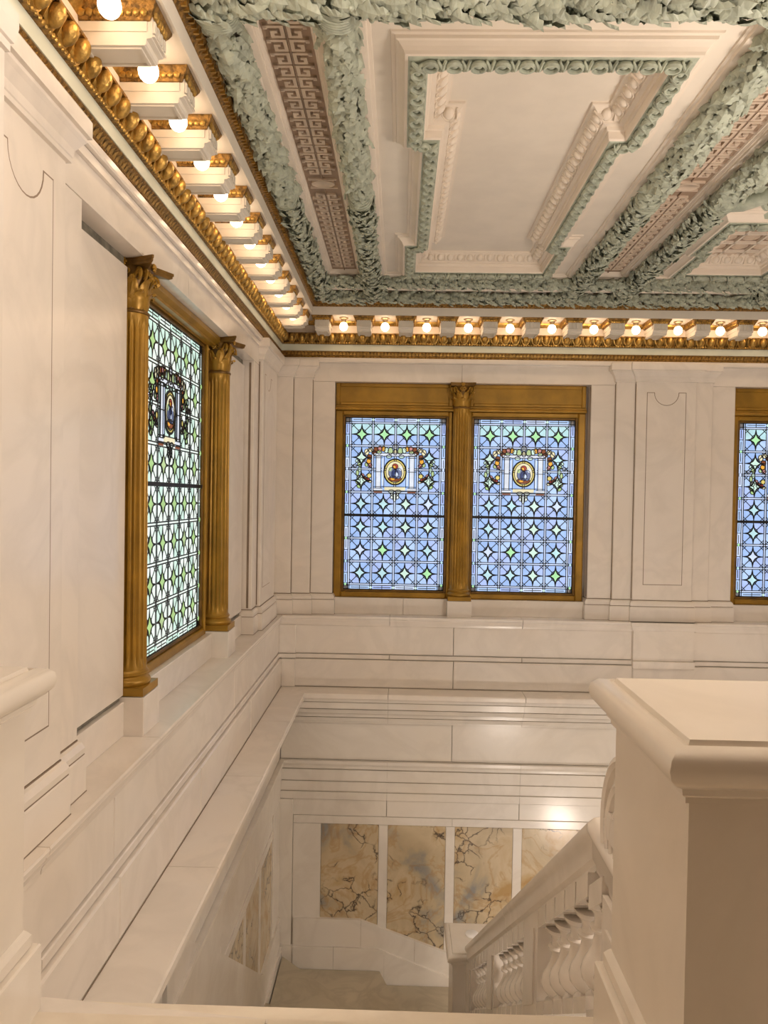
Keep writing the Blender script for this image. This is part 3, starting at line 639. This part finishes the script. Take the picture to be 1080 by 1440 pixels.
def cornice(name, label, fr, a, b, mit0, mit1, eggs, mods, bulbs, side_word):
    T = link(name, None, None, None, fr['loc'], fr['rot']); tag(T, label, 'cornice', None, 'structure')
    e0 = (lambda d: a - d) if mit0 else a; e1 = (lambda d: b + d) if mit1 else b
    def run(nm, prof, mat, sm=False): return obj(nm, MB().run(prof, e0, e1), mat, T, sm)
    run('marble_fillet', [(.10, 3.105), (.082, 3.108), (.078, 3.12), (.078, 3.15), (.085, 3.158), (.36, 3.158), (.36, 3.105)], 'marble_wall')
    run('gilded_cyma', [(.115, 3.160), (.112, 3.172), (.098, 3.182), (.090, 3.205), (.066, 3.222), (.062, 3.2285), (.36, 3.2285), (.36, 3.160)], 'gold_dark')
    run('frieze_band', [(.057, 3.230), (.057, 3.303), (.36, 3.303), (.36, 3.230)], 'pale_green_paint')
    run('gilded_astragal', [(.05, 3.304), (.038, 3.308), (.034, 3.316), (.038, 3.324), (.05, 3.328), (.36, 3.328), (.36, 3.304)], 'gold_dark')
    run('gilded_ovolo', [(.058, 3.329), (.045, 3.345), (.03, 3.375), (.008, 3.405), (.004, 3.412), (-.014, 3.413), (-.016, 3.423), (.36, 3.423), (.36, 3.329)], 'gold_dark')
    run('frieze', [(.022, 3.424), (.022, ZC), (.36, ZC), (.36, 3.424)], 'plaster_pink')
    run('gilded_band', [(.020, 3.512), (.010, 3.520), (-.008, 3.540), (-.014, ZC - .001), (.03, ZC - .001), (.03, 3.512)], 'gold')
    run('soffit', [(.36, ZC), (-.320, ZC), (-.322, ZC - .006), (-.334, ZC - .006), (-.338, 3.640), (.36, 3.640)], 'white_paint')
    run('gilded_lip', [(.2, 3.641), (-.340, 3.641), (-.348, 3.650), (-.375, 3.662), (-.392, 3.680), (-.392, 3.70), (.2, 3.70)], 'gold_dark')
    beads = MB(); leaf = MB()
    n = int((eggs[1] - eggs[0]) / .0282)
    for k in range(n):
        s = eggs[0] + (k + .5) * .0282
        beads.ell((s, .036, 3.316), (.0115, .010, .0125), 6, 4)
    for k in range(int((eggs[1] - eggs[0]) / .04)):
        s = eggs[0] + (k + .5) * .04
        leaf.add([(s - .017, .110, 3.168), (s + .017, .110, 3.168), (s, .094, 3.192), (s - .012, .082, 3.210), (s + .012, .082, 3.210), (s, .066, 3.222)], [(0, 1, 2), (3, 2, 4), (3, 4, 5), (0, 2, 3), (1, 4, 2)])
        leaf.box(s - .004, s + .004, -.385, -.36, 3.648, 3.676)
    o = obj('gilded_beads', beads, 'gold', T, True); o['kind'] = 'stuff'
    o = obj('gilded_leaves', leaf, 'gold', T); o['kind'] = 'stuff'
    ne = int(round((eggs[1] - eggs[0]) / (MP / 4)))
    for k in range(ne):
        s = eggs[0] + (k + .5) * MP / 4
        link('egg', EGG, 'gold', T, (s, .018, 3.374), (rad(28), 0, 0)); link('husk', HUSK, 'gold', T, (s, .022, 3.374), (rad(28), 0, 0))
    for s in mods:
        m = link('modillion', MOD[0], 'white_paint', T, (s, 0, 0)); link('soffit_panel', MOD[1], 'white_paint', m); c = link('gilded_cap', MOD[2], 'gold_dark', m); link('gilded_leaf', MOD[3], 'gold', m)
    Mx = Matrix.Translation(fr['loc']) @ Matrix.Rotation(fr['rot'][2], 4, 'Z')
    for k, s in enumerate(bulbs):
        p = Mx @ Vector((s, -.165, 3.462))
        lb = root('light_bulb', f'glowing round bulb, {ORD[k] if k < len(ORD) else str(k)} from the corner along the {side_word} cornice', 'light bulb', p, fr['rot'][2], f'globe bulbs under the {side_word} cornice')
        link('globe', BULB_ME, 'bulb', lb); link('socket', SOCK_ME, 'socket_metal', lb)
    return T
bs = [-.672 + MP * k for k in range(12)]
cornice('trim_2', 'gilded and white cornice with brackets and bulbs along the far wall', BW, XL, XR, True, False, (XL - .0, XL + MP * 12.5), [-.672 - MP / 2 + MP * k for k in range(13)], bs, 'far wall')
ls = [8.82 - .668 - MP * k for k in range(14)]
cornice('trim_1', 'gilded and white cornice with brackets and bulbs along the left wall', LW, YR, YB, False, True, (YB - MP * 14.5, YB), [8.82 - .668 + MP / 2 - MP * k for k in range(15)], ls, 'left wall')

# ------------------------------------------------------------------ ceiling
ceil = tag(obj('ceiling', MB().box(XL - .36, XR, YR, YB + .36, 3.90, 4.2), 'plaster'), 'ornate plaster ceiling with green leaf garlands, key-pattern bands and framed panels', 'ceiling', None, 'structure')
obj('ceiling_field', MB().box(XL - .3, XR, YR, 3.30, 3.80, 3.90), 'plaster', ceil)
obj('ceiling_edge', MB().box(XL - .3, -.94, 3.30, YB + .3, 3.70, 3.90), 'plaster', ceil)
obj('ceiling_edge', MB().box(-.94, XR, 8.40, YB + .3, 3.70, 3.90), 'plaster', ceil)
def leaf_into(mb, o, a, n, l, w, curl):
    t = a.cross(n).normalized()
    ts = (0, .18, .34, .5, .66, .82, 1.0); ws = (.35, .85, .58, 1.0, .55, .68, .05)
    R = []
    for q, ww in zip(ts, ws):
        h = .004 + .022 * math.sin(PI * q) + curl * q * q
        R.append([o + a * (l * (q - (.05 if k else 0))) + t * (k * w * ww / 2) + n * (h - (.016 if k else 0)) for k in (-1, 0, 1)])
    mb.loft(R, cap=False, closed=False)
def garland(p0, p1, r, ribbon=None, step=.060, size=1.0, around=6, lat=None):
    p0, p1 = Vector(p0), Vector(p1); ax = (p1 - p0); L = ax.length; ax.normalize()
    side = ax.cross(Vector((0, 0, 1))).normalized()
    core = MB(); pts = [p0 + ax * (L * k / 12) for k in range(13)]; core.tube(pts, r * .52, 12)
    g = obj('leaf_garland', core, 'plaster_green', ceil, True)
    mb = MB(); n = int(L / step)
    rib = None if ribbon is None else (Vector(ribbon) - p0).dot(ax)
    for i in range(n):
        s = (i + .5) * step
        if rib is not None and abs(s - rib) < .10: continue
        fwd = 1 if (rib is None or s < rib) else -1
        for k in range(around):
            th = -PI - .25 + (PI + .5) * (k + (.5 if i % 2 else 0) + random.uniform(-.2, .2)) / (around - .5)
            nn = (side * math.cos(th) + Vector((0, 0, 1)) * math.sin(th)).normalized()
            dirv = (ax * fwd + ax.cross(nn) * random.uniform(-.55, .55)).normalized()
            leaf_into(mb, p0 + ax * (s + random.uniform(-.02, .02)) + nn * r * random.uniform(.66, .92), dirv, nn, .105 * size * random.uniform(.8, 1.2), .085 * size * random.uniform(.75, 1.15), random.uniform(.0, .055))
            if random.random() < .35:
                c = p0 + ax * (s + random.uniform(-.03, .03)) + nn * r * 1.06
                mb.ell(c, (.013 * size,) * 3, 6, 4)
    o = obj('leaves', mb, 'plaster_green', g, False); o['kind'] = 'stuff'
    if rib is not None:
        m = MB(); c = p0 + ax * rib
        m.tube([c + ax * q for q in (-.115, -.10, -.05, 0, .05, .10, .115)], [r * .9, r * 1.02, r * 1.06, r * 1.08, r * 1.06, r * 1.02, r * .9], 16)
        for q in range(4):
            P = []
            for k in range(15):
                th = .3 - (PI + .6) * k / 14; nn = side * math.cos(th) + Vector((0, 0, 1)) * math.sin(th)
                P.append(c + ax * (-.10 + .05 * q + .09 * (k / 14 - .5)) + nn * r * 1.06)
            m.tube(P, .008, 5)
        obj('ribbon', m, 'plaster_green', g, True)
    return g
GX = [-.87, -.33, 1.75, 2.29, 3.77, 4.31]; YN, YF1, YF2, YM = 3.40, 7.80, 8.33, 5.60; ZG = 3.735
for x in GX[:5]:
    garland((x, YN + .02, ZG), (x, YF2 + .02, ZG), .083, (x, YM, ZG))
for x in GX[:4]: # ribbons where the ribs cross the near rib
    m = MB(); m.tube([(x, YN + q, ZG) for q in (-.02, .02, .07, .11)], [.098, .10, .095, .08], 14)
    for k in range(5): m.tube([(x + .1 * math.cos(a), YN + .02 + .018 * k + .03 * math.cos(a), ZG + .1 * math.sin(a)) for a in [.2 - (PI + .4) * j / 12 for j in range(13)]], .007, 5)
    obj('ribbon', m, 'plaster_green', ceil, True)
garland((-.98, YN - .03, ZG), (4.6, YN - .03, ZG), .092, None, .055, 1.1)
for a, b in zip([-.95] + GX[:5], GX[:5] + [5.3]):
    if b - a < .1: continue
    garland((a + .03, YF1, ZG + .005), (b - .03, YF1, ZG + .005), .066, None, .05, .8, 5)
    garland((a + .03, YF2, ZG - .012), (b - .03, YF2, ZG - .012), .066, None, .05, .8, 5)
garland((-.885, YF2 - .02, ZG - .012), (-.78, YF2 - .02, ZG - .012), .07, None, .05, .8, 5)
def strip_panel(x0, x1):   # narrow sunk strips between the two far garlands
    obj('strip_field', MB().box(x0, x1, YF1, YF2, 3.80, 3.90), 'plaster', ceil)
    obj('strip_moulding', ring_sweep([(x0 + .10, YF1 + .11), (x1 - .10, YF1 + .11), (x1 - .10, YF2 - .14), (x0 + .10, YF2 - .14)], [(.05, 3.80), (.05, 3.765), (.03, 3.755), (.012, 3.76), (0, 3.79), (-.01, 3.80)]), 'plaster', ceil)
def ring_sweep(poly, prof):     # closed rectilinear polygon (counter clockwise seen with y up), prof (outward offset, z)
    n = len(poly); mb = MB(); R = []
    for off, z in prof:
        ring = []
        for i in range(n):
            p, c, q = Vector(poly[i - 1]), Vector(poly[i]), Vector(poly[(i + 1) % n])
            d1 = (c - p).normalized(); d2 = (q - c).normalized()
            n1 = Vector((d1.y, -d1.x)); n2 = Vector((d2.y, -d2.x))
            ring.append((c.x + off * (n1.x + n2.x), c.y + off * (n1.y + n2.y), z))
        R.append(ring)
    return mb.loft(R, cap=False)
for a, b in zip(GX[:4], GX[1:5]): strip_panel(a + .03, b - .03)
strip_panel(3.80, 5.3)
# key-pattern bands
KW, KP = .108, .1145
def key_mesh():
    m = MB(); t = .0195; W_, H_ = KW - .008, KP - .014
    for x0, x1, y0, y1 in ((0, W_, 0, t), (W_ - t, W_, t, H_ - .0), (W_ * .30, W_ - t, H_ - t, H_), (W_ * .30, W_ * .30 + t, H_ * .42, H_ - t), (W_ * .30 + t, W_ * .64, H_ * .42, H_ * .42 + t), (0, t, 0, H_ * .30)):
        m.box(x0, x1, y0, y1, -.014, .002)
    return m.mesh('key_fret')
KEY = key_mesh()
def key_band(xa, xb):
    xm = (xa + xb) / 2; y0, y1 = YN + .09, YF1 - .085
    K = obj('key_band', MB().box(xm - KW - .012, xm + KW + .012, y0, y1, 3.828, 3.90), 'key_ground', ceil)
    hw = KW + .012
    obj('band_moulding', ring_sweep([(xm - hw, y0), (xm + hw, y0), (xm + hw, y1), (xm - hw, y1)], [(.0, 3.830), (.006, 3.818), (.012, 3.816), (.022, 3.800), (.026, 3.800), (.030, 3.786), (.062, 3.782), (.07, 3.776), (.10, 3.776), (.10, 3.90)]), 'plaster_pink', K)
    obj('band_spine', MB().box(xm - .004, xm + .004, y0, y1, 3.816, 3.829), 'key_ground', K)
    n = int((y1 - y0 - .02) / KP); mid = (y0 + y1) / 2
    for k in range(n):
        y = y0 + .01 + KP * k
        if y + KP > mid - .075 and y < mid + .075: continue
        f = 1 if y < mid else -1
        yy = y if f == 1 else y + KP - .014
        link('key_fret', KEY, 'key_raised', K, (xm + .007 + KW - .008, yy, 3.826), (0, 0, 0), (-1, f, 1)); link('key_fret', KEY, 'key_raised', K, (xm - .007 - KW + .008, yy, 3.826), (0, 0, 0), (1, f, 1))
    obj('oval_boss', MB().lathe([(1, 3.828), (1, 3.812), (.86, 3.806), (.78, 3.814), (.01, 3.808)], 24), 'key_raised', K, True).matrix_basis = Matrix.Translation((xm, mid, 0)) @ Matrix.Diagonal((.085, .06, 1, 1))
    for sg in (-1, 1): obj('boss_bar', MB().box(xm - .10, xm + .10, mid + sg * .072 - .006, mid + sg * .072 + .006, 3.812, 3.829), 'key_raised', K)
key_band(GX[0], GX[1]); key_band(GX[2], GX[3])
# framed panels
def path_units(poly, off, sp, fn):
    n = len(poly)
    for i in range(n):
        p, c, q, r = Vector(poly[i - 1]), Vector(poly[i]), Vector(poly[(i + 1) % n]), Vector(poly[(i + 2) % n])
        d = (q - c).normalized(); nn = Vector((d.y, -d.x))
        d0 = (c - p).normalized(); n0 = Vector((d0.y, -d0.x)); d2 = (r - q).normalized(); n2 = Vector((d2.y, -d2.x))
        a = c + off * (nn + n0); b = q + off * (nn + n2); L = (b - a).dot(d)
        if L < sp * .6: continue
        k = max(1, round(L / sp))
        for j in range(k): fn(a + d * (L * (j + .5) / k), math.atan2(d.y, d.x), L / k)
def green_unit():
    m = MB()
    P = [(.036 * math.cos(a), .030 * math.sin(a), -.010) for a in [2 * PI * k / 12 for k in range(13)]]
    m.tube(P, .0085, 6); m.ell((0, 0, -.004), (.024, .018, .010), 10, 6)
    for sg in (-1, 1):
        m.tube([(.034 + .0, sg * .034, -.004), (.05, sg * .012, -.012), (.064, -sg * .004, -.012), (.078, -sg * .03, -.004)], [.005, .008, .008, .004], 5)
    m.tube([(.045, .030, -.004), (.060, .0, -.014), (.072, -.032, -.004)], [.006, .010, .005], 5)
    return m.mesh('leaf_and_egg', True)
def egg_unit():
    m = MB(); m.ell((0, 0, 0), (.031, .016, .036), 10, 6)
    P = [(.040 * math.cos(a), .004, .020 + .062 * math.sin(a)) for a in [-.1 - (PI - .2) * k / 10 for k in range(11)]]
    m.tube(P, .006, 5); m.prism([(.044, .03), (.052, .03), (.049, -.04), (.047, -.04)], -.008, .01)
    return m.mesh('egg_and_dart', True)
GREEN, EGGP = green_unit(), egg_unit()
def panel_frame(poly, inner_mat, units=True, sp=.125):
    F_ = obj('panel_frame', ring_sweep(poly, [(.150, 3.802), (.146, 3.790), (.128, 3.787), (.124, 3.772), (.112, 3.768), (.096, 3.752), (.084, 3.736), (.078, 3.722), (.062, 3.720)]), 'plaster_pink', ceil)
    obj('leaf_band', ring_sweep(poly, [(.062, 3.720), (.056, 3.716), (-.034, 3.716), (-.040, 3.720)]), 'plaster_green', F_)
    obj('inner_moulding', ring_sweep(poly, [(-.040, 3.720), (-.048, 3.730), (-.050, 3.772), (-.062, 3.776), (-.066, 3.796), (-.092, 3.800), (-.096, 3.812), (-.100, 3.810), (-.130, 3.834), (-.165, 3.866), (-.178, 3.870), (-.180, 3.884), (-.20, 3.886)]), 'plaster_pink', F_)
    def gu(p, ang, L): link('leaf_and_egg', GREEN, 'plaster_green', F_, (p.x, p.y, 3.716), (0, 0, ang), (L / .118, 1.12, 1.9))
    path_units(poly, .010, sp, gu)
    def eu(p, ang, L): link('egg_and_dart', EGGP, inner_mat, F_, (p.x, p.y, 3.835), (rad(42), 0, ang + PI), (L / .096, 1.3, 1.0))
    path_units(poly, -.134, .098, eu)
    return F_
cx = .712
POLY = [(cx - .65, 3.88), (cx + .65, 3.88), (cx + .65, 4.74), (cx + .55, 4.74), (cx + .55, 6.72), (cx + .65, 6.72), (cx + .65, 7.47), (cx - .65, 7.47), (cx - .65, 6.72), (cx - .55, 6.72), (cx - .55, 4.74), (cx - .65, 4.74)]
panel_frame(POLY, 'plaster_pink')
obj('panel_field', MB().box(cx - .7, cx + .7, 3.8, 7.6, 3.885, 3.90), 'plaster', ceil)
xl, xr = GX[1] + .04, GX[2] - .04
for b in ((xl, cx - .60, 3.30, YF1), (cx + .60, xr, 3.30, YF1), (cx - .60, cx + .60, 3.30, 3.92), (cx - .60, cx + .60, 7.43, YF1), (cx - .601, cx - .50, 4.74, 6.72), (cx + .50, cx + .601, 4.74, 6.72)):
    obj('panel_margin', MB().box(*b, 3.80, 3.89), 'plaster', ceil)
obj('bay_moulding', ring_sweep([(xl + .10, YN + .10), (xr - .10, YN + .10), (xr - .10, YF1 - .09), (xl + .10, YF1 - .09)], [(-.012, 3.802), (-.008, 3.79), (.008, 3.786), (.014, 3.772), (.03, 3.768), (.05, 3.764), (.09, 3.764)]), 'plaster_pink', ceil)
# second bay with coffered panel
x0, x1 = GX[3] + .04, GX[4] - .04; cm2 = (GX[3] + GX[4]) / 2
P2 = [(cm2 - .46, 6.10), (cm2 + .46, 6.10), (cm2 + .46, 6.80), (cm2 + .40, 6.80), (cm2 + .40, 7.46), (cm2 - .40, 7.46), (cm2 - .40, 6.80), (cm2 - .46, 6.80)]
for b in ((x0, cm2 - .38, 3.30, YF1), (cm2 + .38, x1, 3.30, YF1), (cm2 - .381, cm2 + .381, 3.30, 6.16), (cm2 - .381, cm2 + .381, 7.40, YF1)):
    obj('panel_margin', MB().box(*b, 3.80, 3.89), 'plaster', ceil)
F2 = panel_frame(P2, 'plaster_pink', True, .16)
CG = obj('coffer_ground', MB().box(cm2 - .45, cm2 + .45, 6.05, 7.5, 3.884, 3.90), 'key_ground', ceil)
for k in range(3):
    for j in range(5):
        c_ = (cm2 - .20 + .20 * k, 6.36 + .235 * j)
        obj('coffer_boss', MB().lathe([(.075, 3.884), (.07, 3.874), (.05, 3.870), (.04, 3.878), (.018, 3.866), (.002, 3.862)], 10, (c_[0], c_[1], 0)), 'key_raised', CG, True)
for k in range(4): obj('coffer_rib', MB().box(cm2 - .31 + .2 * k, cm2 - .29 + .2 * k, 6.2, 7.36, 3.860, 3.885), 'plaster_pink', CG)
for j in range(6): obj('coffer_rib', MB().box(cm2 - .30, cm2 + .30, 6.232 + .235 * j, 6.252 + .235 * j, 3.860, 3.885), 'plaster_pink', CG)
obj('bay_moulding', ring_sweep([(x0 + .10, YN + .10), (x1 - .10, YN + .10), (x1 - .10, YF1 - .09), (x0 + .10, YF1 - .09)], [(-.012, 3.802), (-.008, 3.79), (.008, 3.786), (.014, 3.772), (.03, 3.768), (.05, 3.764), (.09, 3.764)]), 'plaster_pink', ceil)
obj('ceiling_field', MB().box(GX[4] + .04, XR, 3.30, YF1, 3.80, 3.90), 'plaster', ceil)
# scrolled leaf spray beside the fourth garland
m = MB()
spiral(m, (2.62, 5.28, 3.72), (.8, -.6), 1.8, .13, .030); spiral(m, (2.60, 5.62, 3.72), (.8, .6), 1.6, .10, .026)
m.tube([(2.32, 5.66, 3.72), (2.42, 5.60, 3.70), (2.52, 5.47, 3.70), (2.62, 5.36, 3.74)], [.06, .055, .05, .03], 10)
for k in range(26):
    a = 2 * PI * random.random(); q = random.uniform(.03, .2)
    nn = Vector((.5 * math.cos(a), .5 * math.sin(a), -1)).normalized(); d = Vector((math.cos(a), math.sin(a), .2)); d = (d - nn * d.dot(nn)).normalized()
    leaf_into(m, Vector((2.52 + q * math.cos(a), 5.46 + q * math.sin(a), 3.72)), d, nn, .14, .10, .02)
obj('leaf_spray', m, 'plaster_green', ceil, True)

# ------------------------------------------------------------------ stairs
RUN, RISE = .235, .167
st = root('staircase', 'white marble staircase descending from the landing and turning right at the corner', 'staircase', (0, 1.81, ZF))
n = 22
for k in range(n):
    y0 = RUN * k; z = -RISE * (k + 1)
    obj('step', MB().cbox(-1.27 if z + ZF < -1.7 else -1.02, .585 if k < 19 else .47, y0 + .001, y0 + RUN + (.05 if k < n - 1 and k != 18 else 0), z - .30, z, .004), 'marble_landing', st)
yE = RUN * n; zE = -RISE * n
X0, Y0 = XL + .065, YB - .065 - 1.81
nx, ny = .455, 7.08 - 1.81
for poly, z0, z1 in (([(X0, yE), (nx, yE), (nx, ny), (X0, ny + .55)], -4.2, -3.87), ([(X0, ny + .552), (nx, ny + .002), (X0, Y0)], -4.5, -4.075),
                     ([(X0, Y0), (nx, ny + .004), (-.15, Y0)], -4.8, -4.215), ([(-.148, Y0), (nx, ny + .01), (.75, ny + .01), (.75, Y0)], -5.0, -4.375)):
    obj('winder_step', MB().prism_z(poly, z0, z1), 'marble_floor', st)
for k in range(9): obj('step', MB().box(.752 + .26 * k, 1.03 + .26 * k, ny + .01, Y0, -5.0 - .16 * k, -4.535 - .16 * k), 'marble_floor', st)

# ------------------------------------------------------------------ newel posts
def newel(label, x0, y0, zt, zb, w=.45, wx=None):
    wx = wx or w
    N_ = root('newel_post', label, 'newel post', (x0 + wx / 2, y0 + w / 2, zb))
    h = zt - zb; q = w / 2; p = wx / 2
    obj('cap', MB().stack(-p, p, -q, q, [(.004, h - .110), (.010, h - .108), (.010, h - .098), (.018, h - .092), (.020, h - .080), (.034, h - .072), (.048, h - .058), (.053, h - .040), (.049, h - .022), (.036, h - .010), (.016, h - .006), (.012, h - .010), (.006, h - .010), (.002, h), (-.06, h)]), 'marble_newel', N_, True)
    obj('shaft', MB().stack(-p, p, -q, q, [(0, .20), (0, h - .112)]), 'marble_newel', N_)
    obj('base', MB().stack(-p, p, -q, q, [(.030, 0), (.030, .155), (.026, .160)]), 'marble_newel', N_)
    obj('base_moulding', MB().stack(-p, p, -q, q, [(.014, .162), (.014, .188), (.006, .200), (.001, .205)]), 'marble_newel', N_)
    return N_
newel('large square marble newel post at the head of the stairs on the right', .51, 1.335, 1.14, ZF)
newel('marble newel post against the left wall beside the landing', -1.225, 1.34, 1.135, ZF, .45, .345)
nl = newel('lower marble newel post at the foot of the sloping handrail', .52, 6.553, -2.361, -4.10, .45)
dz = root('white_disc', 'small white round disc on top of the lower newel post', 'plate', (.71, 6.84, -2.361))
obj('disc', MB().lathe([(.060, 0), (.062, .008), (.056, .013), (.001, .014)], 24), 'disc_white', dz, True)  # plain white disc on the newel cap

# ------------------------------------------------------------------ balustrade
xc = .697
def rt(y): return .545 - .69 * max(0, y - 2.45)
bal = root('balustrade', 'white marble balustrade with turned balusters sloping down beside the stairs', 'balustrade', (xc, 1.83, ZF))
O = Vector((xc, 1.83, ZF))
SEC = [(-.05, -.178), (-.05, -.155), (-.064, -.138), (-.066, -.078), (-.076, -.064), (-.084, -.045), (-.080, -.022), (-.06, -.006), (-.03, 0), (.03, 0), (.06, -.006), (.080, -.022), (.084, -.045), (.076, -.064), (.066, -.078), (.064, -.138), (.05, -.155), (.05, -.178)]
def rail_sweep(sec, ys, f): return MB().loft([[(x, y - O.y, z + f(y) - O.z) for x, z in sec] for y in ys])
obj('handrail', rail_sweep(SEC, [1.83, 2.30, 2.447], rt), 'marble_wall', bal, True)
obj('handrail', rail_sweep(SEC, [2.451, 2.6, 4.3], rt), 'marble_wall', bal, True); obj('handrail', rail_sweep(SEC, [4.303, 6.495], rt), 'marble_wall', bal, True)
obj('bottom_rail', rail_sweep([(-.085, -.77), (-.085, -.70), (-.072, -.68), (-.072, -.640), (.072, -.640), (.072, -.68), (.085, -.70), (.085, -.77)], [2.2, 6.495], lambda y: rt(y)), 'marble_wall', bal)
obj('stringer', rail_sweep([(-.09, -1.2), (-.09, -.772), (.09, -.772), (.09, -1.2)], [1.86, 2.40, 6.495], rt), 'marble_wall', bal)
obj('stringer_wall', MB().prism_x([(1.86 - O.y, -.9), (2.40 - O.y, -.9), (6.495 - O.y, .555 - .69 * 4.095 - 1.19 - O.z), (6.495 - O.y, ZB - O.z), (1.86 - O.y, ZB - O.z)], -.06, .09), 'marble_lower', bal)
def pier_block(y0, y1):
    P = [(y0 - O.y, rt(y0) - .178 - O.z), (y1 - O.y, rt(y1) - .178 - O.z), (y1 - O.y, rt(y1) - .655 - O.z), (y0 - O.y, rt(y0) - .655 - O.z)]
    p = obj('pier', MB().prism_x(P, -.07, .07), 'marble_wall', bal)
    i = .06
    Q_ = [(y0 + i - O.y, rt(y0 + i) - .25 - O.z), (y1 - i - O.y, rt(y1 - i) - .25 - O.z), (y1 - i - O.y, rt(y1 - i) - .59 - O.z), (y0 + i - O.y, rt(y0 + i) - .59 - O.z)]
    J = [(y0 + i - .012 - O.y, rt(y0 + i) - .222 - O.z), (y1 - i + .012 - O.y, rt(y1 - i) - .222 - O.z), (y1 - i + .012 - O.y, rt(y1 - i) - .588 - O.z), (y0 + i - .012 - O.y, rt(y0 + i) - .588 - O.z)]
    obj('pier_panel', MB().prism_x(Q_, -.078, -.069), 'marble_wall', p); 
for a, b in ((1.83, 2.30), (3.31, 3.66), (4.70, 5.06), (6.08, 6.49)): pier_block(a, b)
VASE = [(.050, 0), (.044, .02), (.030, .045), (.028, .09), (.046, .13), (.064, .20), (.068, .27), (.060, .36), (.044, .45), (.032, .54), (.026, .63), (.025, .69), (.038, .705), (.040, .735), (.027, .755), (.025, .82), (.030, .88), (.044, .93), (.050, .95), (.054, 1.0)]
VAS_ME = MB().lathe([(r, h * .325) for r, h in VASE], 18).mesh('vase', True)
def blk(z0, z1):
    h = .076; k = .69
    return MB().loft([[(-.07, -h, z0 + k * h), (.07, -h, z0 + k * h), (.07, h, z0 - k * h), (-.07, h, z0 - k * h)], [(-.07, -h, z1 + k * h), (.07, -h, z1 + k * h), (.07, h, z1 - k * h), (-.07, h, z1 - k * h)]]).mesh('block')
BLK, BLT = blk(-.057, .0), blk(-.080, .0)
for a, b, m_ in ((2.30, 3.31, 6), (3.66, 4.70, 6), (5.06, 6.08, 6)):
    for k in range(m_):
        y = a + (b - a) * (k + .5) / m_
        zt = rt(y) - .178
        B_ = link('baluster', VAS_ME, 'marble_wall', bal, (0, y - O.y, zt - .080 - .325 - O.z))
        link('block', BLT, 'marble_wall', B_, (0, 0, .325 + .080)); link('block', BLK, 'marble_wall', B_, (0, 0, 0))
# scrolled console standing on the level end of the rail
sc = MB()
def arcs(f):
    return [(2.085 + .23 * f * math.cos(a) - O.y, .60 + .245 * f * math.sin(a) - O.z) for a in [PI * k / 18 for k in range(19)]]
base_ = [(1.79 - O.y, .56 - O.z), (2.26 - O.y, .56 - O.z)]
sc.prism_x([(1.83 - O.y, .56 - O.z), (2.30 - O.y, .56 - O.z), (2.30 - O.y, .60 - O.z), (2.275 - O.y, .61 - O.z), (2.275 - O.y, .64 - O.z), (1.83 - O.y, .64 - O.z)], -.075, .075)
C_ = obj('scroll_console', sc, 'marble_wall', bal)
obj('scroll_body', MB().prism_x(arcs(.94), -.060, .06), 'marble_wall', C_, True)
for f, w_ in ((.96, .020), (.76, .018), (.56, .016), (.36, .014)):
    ctr = [(-.060, 2.09 + .03 * (1 - f) + .225 * f * math.cos(a) - O.y, .60 - .10 * (1 - f) + .245 * f * math.sin(a) - O.z) for a in [-.3 + (PI + .3) * k / 20 for k in range(21)]]
    obj('scroll_ridge', MB().tube(ctr, w_, 8), 'marble_wall', C_, True)

# ------------------------------------------------------------------ globe lamps out of view: far stairwell lamp, the others added as fill
def globe_lamp(label, p, r, floor):
    g = root('floor_lamp', label, 'lamp', (p[0], p[1], floor)); h = p[2] - floor
    obj('base', MB().lathe([(.16, 0), (.16, .03), (.10, .06), (.05, .10), (.03, .16)], 20), 'bronze', g, True)
    obj('pole', MB().lathe([(.025, .15), (.022, h - r - .05), (.06, h - r - .03), (.06, h - r + .01)], 12), 'bronze', g, True)
    obj('globe', MB().ell((0, 0, h), (r, r, r), 20, 12), 'globe', g, True)
globe_lamp('globe lamp standing at the bottom of the stairwell beyond the balustrade', (2.4, 6.5, -3.1), .17, ZB)
globe_lamp('added fill globe on a pole in the stairwell nearest the landing, out of view', (1.9, 3.9, -2.3), .20, ZB)  # second stairwell globe, added to brighten the lower walls
def fill_pendant(label, p, r):
    g = root('added_fill_globe', label, 'lamp', (p[0], p[1], p[2])); h = 3.80 - p[2]
    obj('globe', MB().ell((0, 0, 0), (r, r, r), 20, 12), 'globe', g, True)
    obj('stem', MB().lathe([(.05, r - .02), (.05, r + .02), (.012, r + .05), (.012, h - .03), (.06, h - .02), (.06, h)], 12), 'bronze', g, True)
fill_pendant('added fill globe over the open stairwell to the right, out of view', (2.7, 3.15, 1.9), .275)  # unseen globe added to brighten the left dado and ceiling
fill_pendant('added fill globe over the head of the stairs, out of view', (-.05, 1.95, 3.36), .13)  # unseen globe added to brighten the newel tops and left wall
